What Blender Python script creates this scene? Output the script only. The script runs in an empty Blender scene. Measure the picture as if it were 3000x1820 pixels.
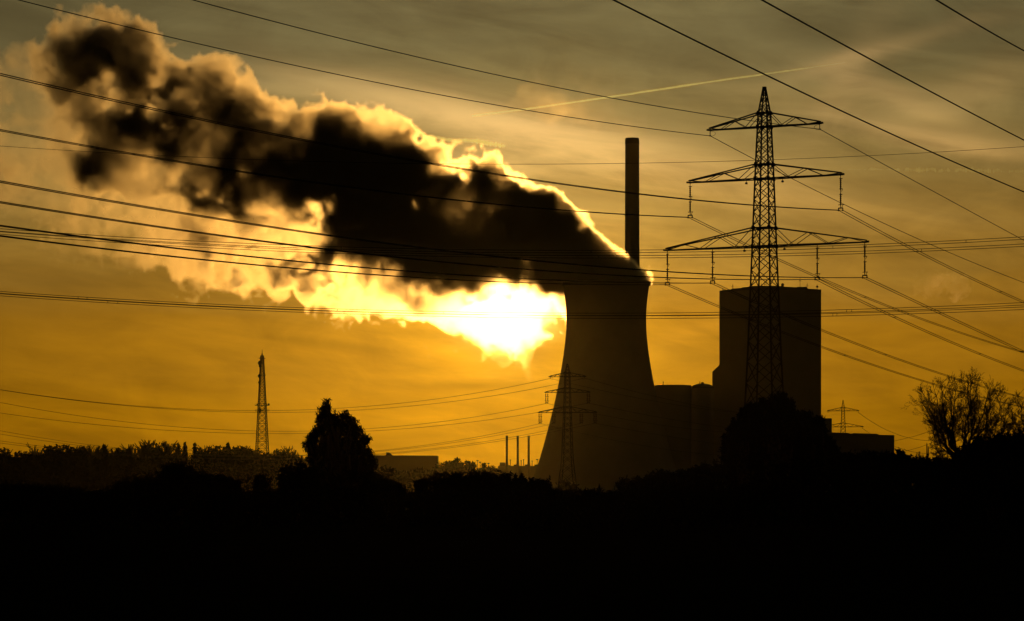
import bpy, math, random
import numpy as np
from mathutils import Vector

# ------------------------------------------------------------------ camera, world, sun, exposure
F = 8750.0            # focal length in units of the 3000 px wide picture
CZ = 3.0              # eye height
HOR = 1440.0          # horizon row
sc = bpy.context.scene
col = sc.collection
sc.render.engine = 'CYCLES'
sc.cycles.use_denoising = True
sc.cycles.denoiser = 'OPENIMAGEDENOISE'
sc.cycles.max_bounces = 4
sc.cycles.diffuse_bounces = 2
sc.cycles.volume_bounces = 1
sc.cycles.volume_step_rate = 1.0
sc.cycles.sample_clamp_indirect = 4.0
sc.view_settings.view_transform = 'Standard'
sc.view_settings.look = 'None'
sc.view_settings.exposure = 0.0
sc.view_settings.gamma = 1.0

cd = bpy.data.cameras.new('camera'); cam = bpy.data.objects.new('camera', cd); col.objects.link(cam)
cam.location = (0, 0, CZ); cam.rotation_euler = (math.pi/2, 0, 0)
cd.sensor_width = 36.0; cd.lens = 36.0*F/3000.0; cd.shift_y = (HOR-910.0)/3000.0
cd.clip_start = 0.5; cd.clip_end = 60000.0
sc.camera = cam

SUNPX, SUNPY = 1475.0, 905.0
SUN = Vector(((SUNPX-1500)/F, 1.0, (HOR-SUNPY)/F)).normalized()
ELEV = math.asin(SUN.z)
sl = bpy.data.lights.new('sun', 'SUN'); so = bpy.data.objects.new('sun', sl); col.objects.link(so)
sl.energy = 0.31; sl.angle = math.radians(0.6); sl.color = (1.0, 0.45, 0.08)
so.rotation_euler = SUN.to_track_quat('Z', 'Y').to_euler(); so.location = (0, -20, 60)

class NT:
    """tiny helper to write node trees as expressions"""
    def __init__(s, nt): s.nt = nt
    def n(s, t, **kw):
        nd = s.nt.nodes.new(t)
        for k, v in kw.items(): setattr(nd, k, v)
        return nd
    def put(s, sock, v):
        if hasattr(v, 'is_linked') or isinstance(v, bpy.types.NodeSocket): s.nt.links.new(v, sock)
        else: sock.default_value = v
    def m(s, op, a, b=0.0, c=0.0, clamp=False):
        nd = s.n('ShaderNodeMath', operation=op); nd.use_clamp = clamp
        s.put(nd.inputs[0], a); s.put(nd.inputs[1], b); s.put(nd.inputs[2], c)
        return nd.outputs[0]
    def noise(s, vec, scale, detail=4.0, rough=0.55, dist=0.0):
        nd = s.n('ShaderNodeTexNoise'); s.put(nd.inputs['Vector'], vec)
        nd.inputs['Scale'].default_value = scale; nd.inputs['Detail'].default_value = detail
        nd.inputs['Roughness'].default_value = rough; nd.inputs['Distortion'].default_value = dist
        return nd.outputs['Fac']
    def xyz(s, x, y, z):
        nd = s.n('ShaderNodeCombineXYZ')
        for i, v in enumerate((x, y, z)): s.put(nd.inputs[i], v)
        return nd.outputs[0]
    def smooth(s, v, lo, hi, a=0.0, b=1.0):
        nd = s.n('ShaderNodeMapRange', interpolation_type='SMOOTHSTEP'); s.put(nd.inputs['Value'], v)
        nd.inputs['From Min'].default_value = lo; nd.inputs['From Max'].default_value = hi
        nd.inputs['To Min'].default_value = a; nd.inputs['To Max'].default_value = b
        return nd.outputs[0]
    def mixc(s, f, a, b, mode='MIX'):
        nd = s.n('ShaderNodeMix', data_type='RGBA', blend_type=mode); nd.clamp_result = False
        s.put(nd.inputs[0], f)
        s.put(nd.inputs[6], a); s.put(nd.inputs[7], b)
        return nd.outputs[2]

w = bpy.data.worlds.new('World'); sc.world = w; w.use_nodes = True
w.node_tree.nodes.clear(); W = NT(w.node_tree)
tc = W.n('ShaderNodeTexCoord'); sep = W.n('ShaderNodeSeparateXYZ')
w.node_tree.links.new(tc.outputs['Generated'], sep.inputs[0])
dx, dy, dz = sep.outputs
# warp the direction a little so that the gradients drift like thin cloud
wn = W.noise(W.xyz(W.m('MULTIPLY', dx, 10.0), W.m('MULTIPLY', dy, 10.0), W.m('MULTIPLY', dz, 45.0)), 1.0, 5.0, 0.55, 0.4)
warp = W.m('MULTIPLY', W.m('SUBTRACT', wn, 0.5), 0.030)
ez = W.m('ADD', dz, warp)
ax = W.m('SUBTRACT', dx, SUN.x); ay = W.m('SUBTRACT', dy, SUN.y); az = W.m('SUBTRACT', ez, SUN.z)
up = W.smooth(az, 0.0, 0.05, 1.15, 1.35)
r2 = W.m('ADD', W.m('ADD', W.m('MULTIPLY', ax, ax), W.m('MULTIPLY', ay, ay)), W.m('POWER', W.m('ABSOLUTE', W.m('MULTIPLY', az, up)), 2.0))
r = W.m('SQRT', r2)
g1 = W.m('MULTIPLY', W.m('EXPONENT', W.m('MULTIPLY', r, -1/0.068)), 0.64)
g2 = W.m('MULTIPLY', W.m('EXPONENT', W.m('MULTIPLY', r2, -1/(0.020**2))), 0.35)
# far from the sun the sky falls off to the dim side behind the viewer
side = W.smooth(r, 0.15, 1.5, 1.0, 0.10)
amp = W.m('ADD', W.m('ADD', W.m('MULTIPLY', side, 0.200), g1), g2)
ramp = W.n('ShaderNodeValToRGB'); cr = ramp.color_ramp
W.put(ramp.inputs[0], W.m('MULTIPLY', ez, 2.0))
stops = [(0.0, (1, .395, .001)), (.054, (1, .415, .002)), (.11, (1, .44, .018)), (.16, (.92, .50, .075)), (.22, (.80, .54, .15)), (.30, (.50, .42, .17)), (.42, (.34, .30, .15)), (.8, (.16, .16, .12)), (1, (.10, .11, .10))]
cr.elements[0].position = 0; cr.elements[0].color = (*stops[0][1], 1)
cr.elements[1].position = 1; cr.elements[1].color = (*stops[-1][1], 1)
for p, c in stops[1:-1]:
    e = cr.elements.new(p); e.color = (*c, 1)
def vs(c, f):
    nd = W.n('ShaderNodeVectorMath', operation='SCALE'); W.put(nd.inputs[0], c); W.put(nd.inputs['Scale'], f); return nd.outputs[0]
skyc = vs(ramp.outputs[0], amp)
skyc = W.mixc(1.0, skyc, vs((1.0, .62, .20), W.m('MULTIPLY', W.m('EXPONENT', W.m('MULTIPLY', r2, -1/(0.0105**2))), 7.0)), 'ADD')
# cirrus: long soft streaks, brighter or darker than the air between them
def rot(a):
    ca, sa = math.cos(a), math.sin(a)
    return (W.m('ADD', W.m('MULTIPLY', dx, ca), W.m('MULTIPLY', dz, sa)), W.m('SUBTRACT', W.m('MULTIPLY', dz, ca), W.m('MULTIPLY', dx, sa)))
ru, rv = rot(math.radians(-9))
streak = W.noise(W.xyz(W.m('MULTIPLY', ru, 14.0), dy, W.m('MULTIPLY', rv, 95.0)), 1.0, 6.0, 0.55, 0.6)
veil = W.noise(W.xyz(W.m('MULTIPLY', ru, 26.0), W.m('ADD', dy, 4.0), W.m('MULTIPLY', rv, 60.0)), 1.0, 7.0, 0.58, 0.9)
fine = W.noise(W.xyz(W.m('MULTIPLY', dx, 30.0), W.m('ADD', dy, 9.0), W.m('MULTIPLY', dz, 260.0)), 1.0, 5.0, 0.6, 0.3)
cl = W.m('ADD', 1.0, W.m('MULTIPLY', W.m('SUBTRACT', streak, 0.5), 0.95))
cl = W.m('ADD', cl, W.m('MULTIPLY', W.m('SUBTRACT', veil, 0.5), 0.85))
cl = W.m('ADD', cl, W.m('MULTIPLY', W.m('SUBTRACT', fine, 0.5), 0.26))
skyc = vs(skyc, cl)
def band(px, py, L, T, ang, k=1.0):
    """one named streak of cirrus: centre, half length, half thickness (picture units), tilt"""
    cx, cz = (px-1500)/F, (HOR-py)/F
    n = math.sqrt(1+cx*cx+cz*cz); cx /= n; cz /= n
    a = math.radians(ang); ca, sa = math.cos(a), math.sin(a)
    X = W.m('SUBTRACT', dx, cx); Z = W.m('SUBTRACT', dz, cz)
    u = W.m('ADD', W.m('MULTIPLY', X, ca), W.m('MULTIPLY', Z, sa)); v = W.m('SUBTRACT', W.m('MULTIPLY', Z, ca), W.m('MULTIPLY', X, sa))
    v = W.m('ADD', v, W.m('MULTIPLY', W.m('SUBTRACT', veil, 0.5), T/F*1.6))
    q = W.m('ADD', W.m('POWER', W.m('ABSOLUTE', W.m('DIVIDE', u, L/F)), 2.0), W.m('POWER', W.m('ABSOLUTE', W.m('DIVIDE', v, T/F)), 2.0))
    g = W.m('MULTIPLY', W.m('EXPONENT', W.m('MULTIPLY', q, -1.0)), k)
    g = W.m('MULTIPLY', g, W.smooth(streak, 0.25, 0.62, 0.55, 1.1))
    return W.m('MULTIPLY', g, W.smooth(dy, 0.0, 0.5))
bright = None
for b in [(1250, 300, 420, 60, -11, .9), (1620, 395, 420, 60, -9, 1.1), (1960, 505, 320, 60, -9, .8), (1500, 480, 300, 60, -5, .7), (2560, 150, 230, 26, 16, .8), (2480, 230, 200, 60, 60, .45), (2640, 290, 240, 40, -22, .6), (2560, 360, 300, 40, -14, .4), (2720, 410, 200, 22, -12, 1.0), (2900, 430, 200, 30, -6, .7), (2900, 60, 160, 26, 6, .25), (2850, 260, 200, 60, 20, .4), (2560, 630, 420, 70, -7, .25),
          (2330, 560, 200, 45, -16, .30), (880, 240, 380, 55, -6, .3), (1700, 700, 200, 90, 0, .5), (2050, 880, 300, 60, 0, .2), (2080, 960, 170, 26, 14, .35), (2800, 900, 240, 30, -8, .3)]:
    v = band(*b); bright = v if bright is None else W.m('ADD', bright, v)
glowc = W.mixc(W.smooth(dz, 0.06, 0.13), (.30, .125, .01, 1), (.31, .175, .062, 1))
near = W.m('ADD', 0.45, W.m('MULTIPLY', W.m('EXPONENT', W.m('MULTIPLY', r, -1/0.07)), 1.6))
skyc = W.mixc(1.0, skyc, vs(glowc, W.m('MULTIPLY', bright, near)), 'ADD')
dark = None
for b in [(1010, 1015, 220, 16, -7, .22), (1380, 1128, 160, 18, 0, .32), (1560, 1030, 110, 34, 12, .20), (2020, 1030, 150, 26, -14, .22), (2330, 900, 900, 50, -4, .10), (150, 820, 500, 110, 2, .20), (640, 350, 240, 40, -14, .30), (2700, 90, 500, 70, 0, .18), (60, 60, 420, 130, -10, .28), (1150, 395, 200, 22, -10, .18), (620, 1140, 300, 20, -2, .10)]:
    v = band(*b); dark = v if dark is None else W.m('ADD', dark, v)
skyc = vs(skyc, W.m('SUBTRACT', 1.0, dark))
nish = W.n('ShaderNodeTexSky', sky_type='NISHITA'); nish.sun_disc = False
nish.sun_elevation = ELEV; nish.sun_rotation = math.atan2(SUN.x, SUN.y); nish.dust_density = 4.0
nis = W.mixc(1.0, nish.outputs[0], (.0008, .0006, .0003, 1), 'MULTIPLY')
skyc = W.mixc(1.0, skyc, nis, 'ADD')
bg = W.n('ShaderNodeBackground'); W.put(bg.inputs['Color'], skyc); bg.inputs['Strength'].default_value = 1.0
wo = W.n('ShaderNodeOutputWorld'); w.node_tree.links.new(bg.outputs[0], wo.inputs['Surface'])
w.cycles.sampling_method = 'MANUAL'; w.cycles.sample_map_resolution = 1024

# ------------------------------------------------------------------ helpers
R_ = np.random.default_rng(7)
random.seed(7)
def at(px, py, Y): return Vector(((px-1500.0)*Y/F, Y, CZ+(HOR-py)*Y/F))
def zat(py, Y): return CZ+(HOR-py)*Y/F
def tag(o, label=None, cat=None, group=None, kind=None):
    if label: o['label'] = label
    if cat: o['category'] = cat
    if group: o['group'] = group
    if kind: o['kind'] = kind
    return o
def empty(name, loc, label=None, cat=None, group=None, rz=0.0):
    o = bpy.data.objects.new(name, None); col.objects.link(o); o.location = loc; o.rotation_euler.z = rz
    o.empty_display_size = 1.0
    return tag(o, label, cat, group)
def link(name, me, mat, parent=None):
    o = bpy.data.objects.new(name, me); col.objects.link(o)
    if mat and not me.materials: me.materials.append(mat)
    if parent: o.parent = parent
    return o
def copy_tree(o, parent=None):
    c = o.copy(); col.objects.link(c); c.parent = parent
    for ch in list(o.children): copy_tree(ch, c)
    return c

class MB:
    def __init__(s): s.v = []; s.f = []; s.c = 0
    def add(s, v, f):
        v = np.asarray(v, float); s.v.append(v)
        s.f.extend([tuple(int(i)+s.c for i in q) for q in f]); s.c += len(v)
    def bar(s, p, q, r, r2=None, n=4, cap=True):
        p = Vector(p); q = Vector(q); d = q-p
        if d.length < 1e-6: return
        d.normalize(); a = d.cross(Vector((0, 0, 1)) if abs(d.z) < .9 else Vector((1, 0, 0))).normalized(); b = d.cross(a)
        r2 = r if r2 is None else r2; v = []
        for c, rr in ((p, r), (q, r2)):
            for i in range(n):
                t = 2*math.pi*(i+.5)/n; v.append(c+a*math.cos(t)*rr+b*math.sin(t)*rr)
        f = [(i, (i+1) % n, n+(i+1) % n, n+i) for i in range(n)]
        if cap: f += [tuple(range(n-1, -1, -1)), tuple(range(n, 2*n))]
        s.add([tuple(x) for x in v], f)
    def box(s, x0, x1, y0, y1, z0, z1):
        v = [(x, y, z) for z in (z0, z1) for x, y in ((x0, y0), (x1, y0), (x1, y1), (x0, y1))]
        s.add(v, [(0, 3, 2, 1), (4, 5, 6, 7), (0, 1, 5, 4), (1, 2, 6, 5), (2, 3, 7, 6), (3, 0, 4, 7)])
    def lathe(s, prof, cx=0, cy=0, n=48, close_top=True, close_bot=True):
        v = [(cx+r*math.cos(2*math.pi*i/n), cy+r*math.sin(2*math.pi*i/n), z) for r, z in prof for i in range(n)]
        f = [(k*n+i, k*n+(i+1) % n, (k+1)*n+(i+1) % n, (k+1)*n+i) for k in range(len(prof)-1) for i in range(n)]
        if close_bot: f.append(tuple(range(n-1, -1, -1)))
        if close_top: f.append(tuple((len(prof)-1)*n+i for i in range(n)))
        s.add(v, f)
    def prism(s, pts, y0, y1):
        """outline in x,z pushed from y0 to y1"""
        n = len(pts)
        s.add([(x, y0, z) for x, z in pts]+[(x, y1, z) for x, z in pts],
              [tuple(range(n)), tuple(range(2*n-1, n-1, -1))]+[(i, n+i, n+(i+1) % n, (i+1) % n) for i in range(n)])
    def mesh(s, name, smooth=False):
        me = bpy.data.meshes.new(name)
        me.from_pydata(np.concatenate(s.v).tolist() if s.v else [], [], s.f)
        if smooth: me.shade_smooth()
        return me
    def build(s, name, mat, parent=None, smooth=False): return link(name, s.mesh(name, smooth), mat, parent)

def quads_mesh(name, V):
    """V: n x 4 x 3 array of leaf corners"""
    n = len(V); me = bpy.data.meshes.new(name)
    me.vertices.add(n*4); me.vertices.foreach_set('co', np.ascontiguousarray(V, np.float32).ravel())
    me.loops.add(n*4); me.loops.foreach_set('vertex_index', np.arange(n*4, dtype=np.int32))
    me.polygons.add(n); me.polygons.foreach_set('loop_start', np.arange(0, n*4, 4, dtype=np.int32))
    me.update(calc_edges=True); return me

def leaves(P, size, rng, stretch=1.9, up=None):
    n = len(P); a = rng.normal(size=(n, 3)); a[:, 2] += .3
    if up is not None: a += up
    a /= np.linalg.norm(a, axis=1)[:, None]; b = np.cross(a, rng.normal(size=(n, 3))); b /= np.linalg.norm(b, axis=1)[:, None]
    s = (size*rng.uniform(.5, 1.3, n))[:, None]
    return np.stack([P-a*s*stretch*.5, P+b*s*.32, P+a*s*stretch*.5, P-b*s*.32], axis=1)

def mat(name, c, rough=.85, spec=.1, scale=3.0, var=.35, bump=0.0):
    m = bpy.data.materials.new(name); m.use_nodes = True; t = NT(m.node_tree)
    p = m.node_tree.nodes['Principled BSDF']; tcn = t.n('ShaderNodeTexCoord')
    nz = t.noise(tcn.outputs['Object'], scale, 5.0, .6)
    lo = tuple(x*(1-var) for x in c)+(1,); hi = tuple(x*(1+var) for x in c)+(1,)
    m.node_tree.links.new(t.mixc(nz, lo, hi), p.inputs['Base Color'])
    p.inputs['Roughness'].default_value = rough; p.inputs['Specular IOR Level'].default_value = spec
    if bump:
        b = t.n('ShaderNodeBump'); b.inputs['Strength'].default_value = bump
        t.put(b.inputs['Height'], nz); m.node_tree.links.new(b.outputs[0], p.inputs['Normal'])
    return m
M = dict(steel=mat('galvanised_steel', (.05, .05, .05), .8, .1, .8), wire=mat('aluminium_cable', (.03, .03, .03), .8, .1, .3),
         glass=mat('insulator_porcelain', (.06, .03, .02), .6, .2), concrete=mat('weathered_concrete', (.26, .25, .23), .95, .05, .05, .3, .1),
         clad=mat('metal_cladding', (.20, .20, .19), .9, .05, .08, .2), roof=mat('roof_sheet', (.12, .12, .12), .9, .05, .2, .3),
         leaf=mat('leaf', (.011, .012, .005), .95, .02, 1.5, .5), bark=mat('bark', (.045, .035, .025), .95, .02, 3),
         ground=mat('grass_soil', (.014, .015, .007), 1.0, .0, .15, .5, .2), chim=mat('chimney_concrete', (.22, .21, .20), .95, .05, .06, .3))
def banded(name, c1, c2, period, off=0.0):
    m = mat(name, c1, .9, .05); t = NT(m.node_tree); p = m.node_tree.nodes['Principled BSDF']
    tcn = t.n('ShaderNodeTexCoord'); sp = t.n('ShaderNodeSeparateXYZ'); m.node_tree.links.new(tcn.outputs['Object'], sp.inputs[0])
    f = t.m('GREATER_THAN', t.m('FRACT', t.m('ADD', t.m('DIVIDE', sp.outputs[2], period), off)), .5)
    m.node_tree.links.new(t.mixc(f, (*c1, 1), (*c2, 1)), p.inputs['Base Color']); return m
M['stripe'] = banded('red_white_paint', (.35, .04, .03), (.55, .54, .5), 14.0)

# ------------------------------------------------------------------ ground
g = MB(); N = 60
xs = np.linspace(-6900, 6900, N); ys = np.concatenate([np.linspace(-480, 3000, 60), np.linspace(3200, 8900, 14)])
gv = [(x, y, 0.12*math.sin(x*.013)*math.sin(y*.011) if 60 < y < 3000 else 0.0) for y in ys for x in xs]
g.add(gv, [(j*N+i, j*N+i+1, (j+1)*N+i+1, (j+1)*N+i) for j in range(len(ys)-1) for i in range(N-1)])
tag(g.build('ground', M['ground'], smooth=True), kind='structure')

# ------------------------------------------------------------------ cooling tower, chimney, boiler house
TY = 2030.0; k = TY/F; tcx = (1776-1500)*k
ct = empty('cooling_tower', (tcx, TY, 0), 'huge dark concrete cooling tower with flared base and steam pouring from its rim', 'cooling tower')
prof_px = [(1428, 224), (1400, 214), (1365, 201), (1300, 182), (1240, 166), (1180, 151), (1120, 138.5), (1060, 128), (1010, 121), (960, 117), (915, 117), (880, 120), (850, 124), (836, 126.5), (828, 127)]
zs = np.linspace(zat(1425, TY), zat(828, TY), 60)
pz = np.array([zat(p, TY) for p, _ in prof_px]); pr = np.array([h*k for _, h in prof_px])
rs = np.interp(zs, pz, pr)
for _ in range(3): rs[1:-1] = (rs[:-2]+2*rs[1:-1]+rs[2:])/4
b = MB(); outer = list(zip(rs, zs)); inner = [(r_-.9, z_) for r_, z_ in reversed(outer)]
b.lathe(outer+inner+[outer[0]], n=128, close_top=False, close_bot=False)
b.build('shell', M['concrete'], ct, True)
b = MB(); b.lathe([(rs[-1]-.2, zs[-1]-2.2), (rs[-1]+.9, zs[-1]-2.0), (rs[-1]+.9, zs[-1]+.4), (rs[-1]-.6, zs[-1]+.4), (rs[-1]-.6, zs[-1]-2.2)], n=128, close_top=False, close_bot=False)
b.build('rim_ring', M['concrete'], ct, False)
b = MB(); b.lathe([(rs[0]*1.0, 0), (rs[0]*.99, zs[0]+1), (rs[0]*.96, zs[0]+1), (rs[0]*.96, 0)], n=96, close_top=False, close_bot=False); b.build('inlet_wall', M['concrete'], ct)
b = MB(); r0 = rs[0]; z0 = zs[0]
for i in range(40):
    a0 = 2*math.pi*i/40; a1 = 2*math.pi*(i+.5)/40
    for aa in (a1, a1-2*math.pi/40):
        b.bar((1.04*r0*math.cos(a0), 1.04*r0*math.sin(a0), 0), (r0*.985*math.cos(aa), r0*.985*math.sin(aa), z0+.4), .55)
b.build('support_columns', M['concrete'], ct)

CY = 2113.0; k = CY/F
ch = empty('chimney', ((1852-1500)*k, CY, 0), 'very tall slender concrete chimney rising behind the cooling tower', 'chimney')
zt = zat(405, CY)
b = MB(); b.lathe([(9.5, 0), (6.9, 60), (5.7, 130), (5.15, 180), (4.95, zt-9), (4.95, zt-1.2)], n=40, close_top=False); b.build('shaft', M['chim'], ch, True)
b = MB(); b.lathe([(4.98, zt-4.2), (5.05, zt-4.0), (5.0, zt-1.2), (4.6, zt), (4.3, zt), (4.3, zt-3)], n=40, close_top=True); b.build('cap', M['roof'], ch)
for zz in (zt-55, zt-120):
    b = MB(); b.lathe([(5.0, zz), (5.35, zz), (5.35, zz+.5), (5.0, zz+.5)], n=40); b.build('gallery', M['steel'], ch)
b = MB()
for i in range(-1, 60): b.bar((4.7, -2.9, zt-10-i*3), (4.9, -3.1, zt-7-i*3), .12)
b.build('ladder', M['steel'], ch)

BY = 2100.0; k = BY/F
def X(px, Y=BY): return (px-1500)*Y/F
bh = empty('boiler_house', (X(2256), BY, 0), 'massive windowless boiler house block with antennas and dishes on its roof', 'power station building', rz=-.08)
ox = X(2256)
def L(px): return X(px)-ox
Z = lambda py: zat(py, BY)
b = MB(); b.prism([(L(2108), 0), (L(2405), 0), (L(2405), Z(849)), (L(2108), Z(851))], 0, 68); b.build('block', M['clad'], bh)
b = MB(); b.prism([(L(2112), Z(850)+.01), (L(2402), Z(848.5)), (L(2366), Z(846)), (L(2363), Z(840.5)), (L(2335), Z(840.5)), (L(2334), Z(842)), (L(2300), Z(840)), (L(2280), Z(837)), (L(2200), Z(837)), (L(2190), Z(840)), (L(2175), Z(841)), (L(2172), Z(843)), (L(2145), Z(844.5)), (L(2141), Z(847))], 2, 60); b.build('roof', M['roof'], bh)
b = MB(); b.prism([(L(2087), 0), (L(2108)-.01, 0), (L(2108)-.01, Z(1068)), (L(2087), Z(1088))], 4, 50); b.build('stair_tower', M['clad'], bh)
b = MB(); b.prism([(L(2405)+.01, 0), (L(2437), 0), (L(2437), Z(1225.5)), (L(2405)+.01, Z(1225))], 6, 52); b.build('side_annex', M['clad'], bh)
for px, top, w_ in ((2118, 843, .5), (2147, 829, .35), (2231, 826, .3), (2241, 822, .3), (2246, 817, .25), (2344, 812, .35), (2365, 827, .3), (2394, 831, .3)):
    b = MB(); b.bar((L(px), 8, Z(850)), (L(px), 8, Z(top)), w_*.55, w_*.3, 5)
    b.bar((L(px)-.9, 8, Z(top+9)), (L(px)+.9, 8, Z(top+9)), .18); b.bar((L(px)-.5, 8, Z(top+5)), (L(px)+.5, 8, Z(top+5)), .14)
    b.build('antenna', M['steel'], bh)
def dish(parent, x, y, z, r, name='dish_antenna', mt='clad'):
    b = MB(); n = 20; v = []
    for j in range(5):
        rr = r*j/4; yy = -.25*r*(j/4)**2
        v += [(x+rr*math.cos(2*math.pi*i/n), y+yy, z+rr*math.sin(2*math.pi*i/n)) for i in range(n)]
    v += [(x+r*math.cos(2*math.pi*i/n), y+.25*r, z+r*math.sin(2*math.pi*i/n)) for i in range(n)]
    b.add(v, [(j*n+i, j*n+(i+1) % n, (j+1)*n+(i+1) % n, (j+1)*n+i) for j in range(5) for i in range(n)]+[tuple(5*n+i for i in range(n))])
    b.bar((x, y, z), (x, y, z-r*1.6), .2); return b.build(name, M[mt], parent)
dish(bh, L(2293), 6, Z(833.5), 1.15); dish(bh, L(2394), 6, Z(839), .75); dish(bh, L(2118), 6, Z(845), .5)

b = MB(); SY = 2070.0; k = SY/F; cx = (1971.5-1500)*k; R1 = 54*k
silo = empty('silo', (cx, SY, 0), 'wide flat topped silo between the cooling tower and the domed silo', 'silo')
b = MB(); b.lathe([(R1, 0), (R1, zat(1130, SY)), (R1*.985, zat(1129, SY))], n=64); b.build('wall', M['concrete'], silo)
b = MB(); b.lathe([(R1*.97, zat(1129, SY)), (R1*.5, zat(1128, SY)), (.5, zat(1127.5, SY))], n=64); b.build('roof', M['roof'], silo)
b = MB(); b.bar(((1942-1971.5)*k, -5, zat(1129, SY)), ((1942-1971.5)*k, -5, zat(1122, SY)), .3); b.bar(((1942-1971.5)*k, -5, zat(1122, SY)), ((1942-1971.5)*k, -5, zat(1119, SY)), .5); b.build('vent_pipe', M['steel'], silo)
SY = 2085.0; k = SY/F; cx = (2058-1500)*k; R1 = 34*k
ds = empty('domed_silo', (cx, SY, 0), 'silo with a low dome roof tucked against the boiler house', 'silo')
b = MB(); b.lathe([(R1, 0), (R1, zat(1138, SY))], n=64); b.build('wall', M['concrete'], ds)
b = MB(); zb = zat(1138, SY); zh = zat(1123.5, SY)-zb
b.lathe([(R1*math.cos(t)*.999, zb+zh*math.sin(t)) for t in np.linspace(0, 1.5, 12)], n=64); b.build('roof', M['roof'], ds, True)
b = MB(); b.lathe([(1.0, zb+zh-.5), (1.0, zb+zh+.8)], n=16); b.bar((-(2058-2050)*k, 0, zb+zh-1.5), (-(2058-2050)*k, 0, zb+zh+1.4), .28); b.build('vent_pipe', M['steel'], ds)

hb = empty('machine_hall', (X(2528, 2080), 2080, 0), 'long low hall with a stepped flat roof beside the boiler house', 'power station building')
h = lambda px: X(px, 2080)-X(2528, 2080); z = lambda py: zat(py, 2080)
b = MB(); b.prism([(h(2400), 0), (h(2620), 0), (h(2620), z(1275)), (h(2575), z(1274)), (h(2570), z(1271)), (h(2500), z(1269)), (h(2497), z(1271.5)), (h(2491), z(1271.5)), (h(2487), z(1268.5)), (h(2400), z(1266))], 0, 40); b.build('wall', M['clad'], hb)
b = MB(); b.prism([(h(2418), z(1266.2)), (h(2437), z(1266.4)), (h(2437), z(1262)), (h(2418), z(1262))], 4, 14); b.build('roof_vent', M['roof'], hb)

# ------------------------------------------------------------------ far industrial edge
WY = 2700.0
wh = empty('warehouse', (X(1195, WY), WY, 0), 'pale hazy flat roofed warehouse beyond the willow tree', 'warehouse')
h = lambda px: X(px, WY)-X(1195, WY); z = lambda py: zat(py, WY)
b = MB(); b.prism([(h(1060), 0), (h(1280), 0), (h(1280), z(1335)), (h(1060), z(1334))], 0, 60); b.build('wall', M['clad'], wh)
b = MB(); b.prism([(h(1130), z(1334.3)), (h(1149), z(1334.4)), (h(1140), z(1325.5)), (h(1130), z(1325))], 5, 20); b.build('roof_housing', M['roof'], wh)
FY = 3300.0
fa = empty('factory_block', (X(1515, FY), FY, 0), 'low hazy factory block at the foot of the three thin stacks', 'factory')
h = lambda px: X(px, FY)-X(1515, FY); z = lambda py: zat(py, FY)
b = MB(); b.prism([(h(1459), 0), (h(1640), 0), (h(1640), z(1366)), (h(1459), z(1365))], 0, 40); b.build('wall', M['clad'], fa)
for p0, p1, t in ((1464, 1480, 1355), (1482, 1494, 1363), (1505, 1513, 1361), (1538, 1546, 1361), (1566, 1580, 1361)):
    b = MB(); b.prism([(h(p0), z(1365.9)), (h(p1), z(1365.9)), (h(p1), z(t)), (h(p0), z(t))], 3, 15); b.build('roof_unit', M['roof'], fa)
for px, t in ((1495, 1349), (1527, 1351), (1534, 1348), (1559, 1352)):
    b = MB(); b.bar((h(px), -.5, z(1366)), (h(px), -.5, z(t)), .45, .45, 6); b.bar((h(px), -.5, z(t)), (h(px), -.5, z(t-2.5)), .9, .7, 6); b.build('vent_pipe', M['steel'], fa)
for i, (px, lb) in enumerate(((1485, 'thin banded stack on the factory, farthest of three from the cooling tower'), (1517, 'thin banded stack on the factory, middle one of the three'), (1549, 'thin banded stack on the factory, the one closest to the cooling tower'))):
    o = empty('factory_stack', (X(px, FY-8), FY-8, 0), lb, 'stack', 'three thin factory stacks')
    b = MB(); pr_ = [(1.7, 0), (1.6, z(1362)), (1.4, z(1352))]
    for j in range(12):
        zz = z(1352)+(z(1279)-z(1352))*(j+1)/12; pr_ += [(1.22, zz-1.2), (1.35, zz-.9), (1.35, zz-.3), (1.15, zz)]
    b.lathe(pr_, n=14); b.build('shaft', M['chim'], o)
    b = MB(); b.lathe([(1.5, z(1279)), (1.5, z(1277.4))], n=14); b.build('cap', M['roof'], o)
for px, t, Yy, lb in ((1399, 1350, 3100, 'floodlight mast with flat lamp ring, the tallest over the small trees'), (1406.5, 1354.5, 3200, 'slightly shorter floodlight mast just beside the tallest one'), (1431, 1358, 3250, 'floodlight mast halfway between its pair and the factory'), (1574, 1346.5, 3150, 'floodlight mast standing at the cooling tower foot')):
    o = empty('floodlight_mast', (X(px, Yy), Yy, 0), lb, 'floodlight mast', 'floodlight masts by the factory')
    b = MB(); b.bar((0, 0, 0), (0, 0, zat(t, Yy)), .45, .28, 6); b.build('pole', M['steel'], o)
    b = MB(); b.lathe([(.8, zat(t, Yy)-.6), (1.5, zat(t, Yy)-.2), (1.5, zat(t, Yy)+.2), (.6, zat(t, Yy)+.6)], n=12); b.build('lamp_ring', M['steel'], o)

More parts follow.
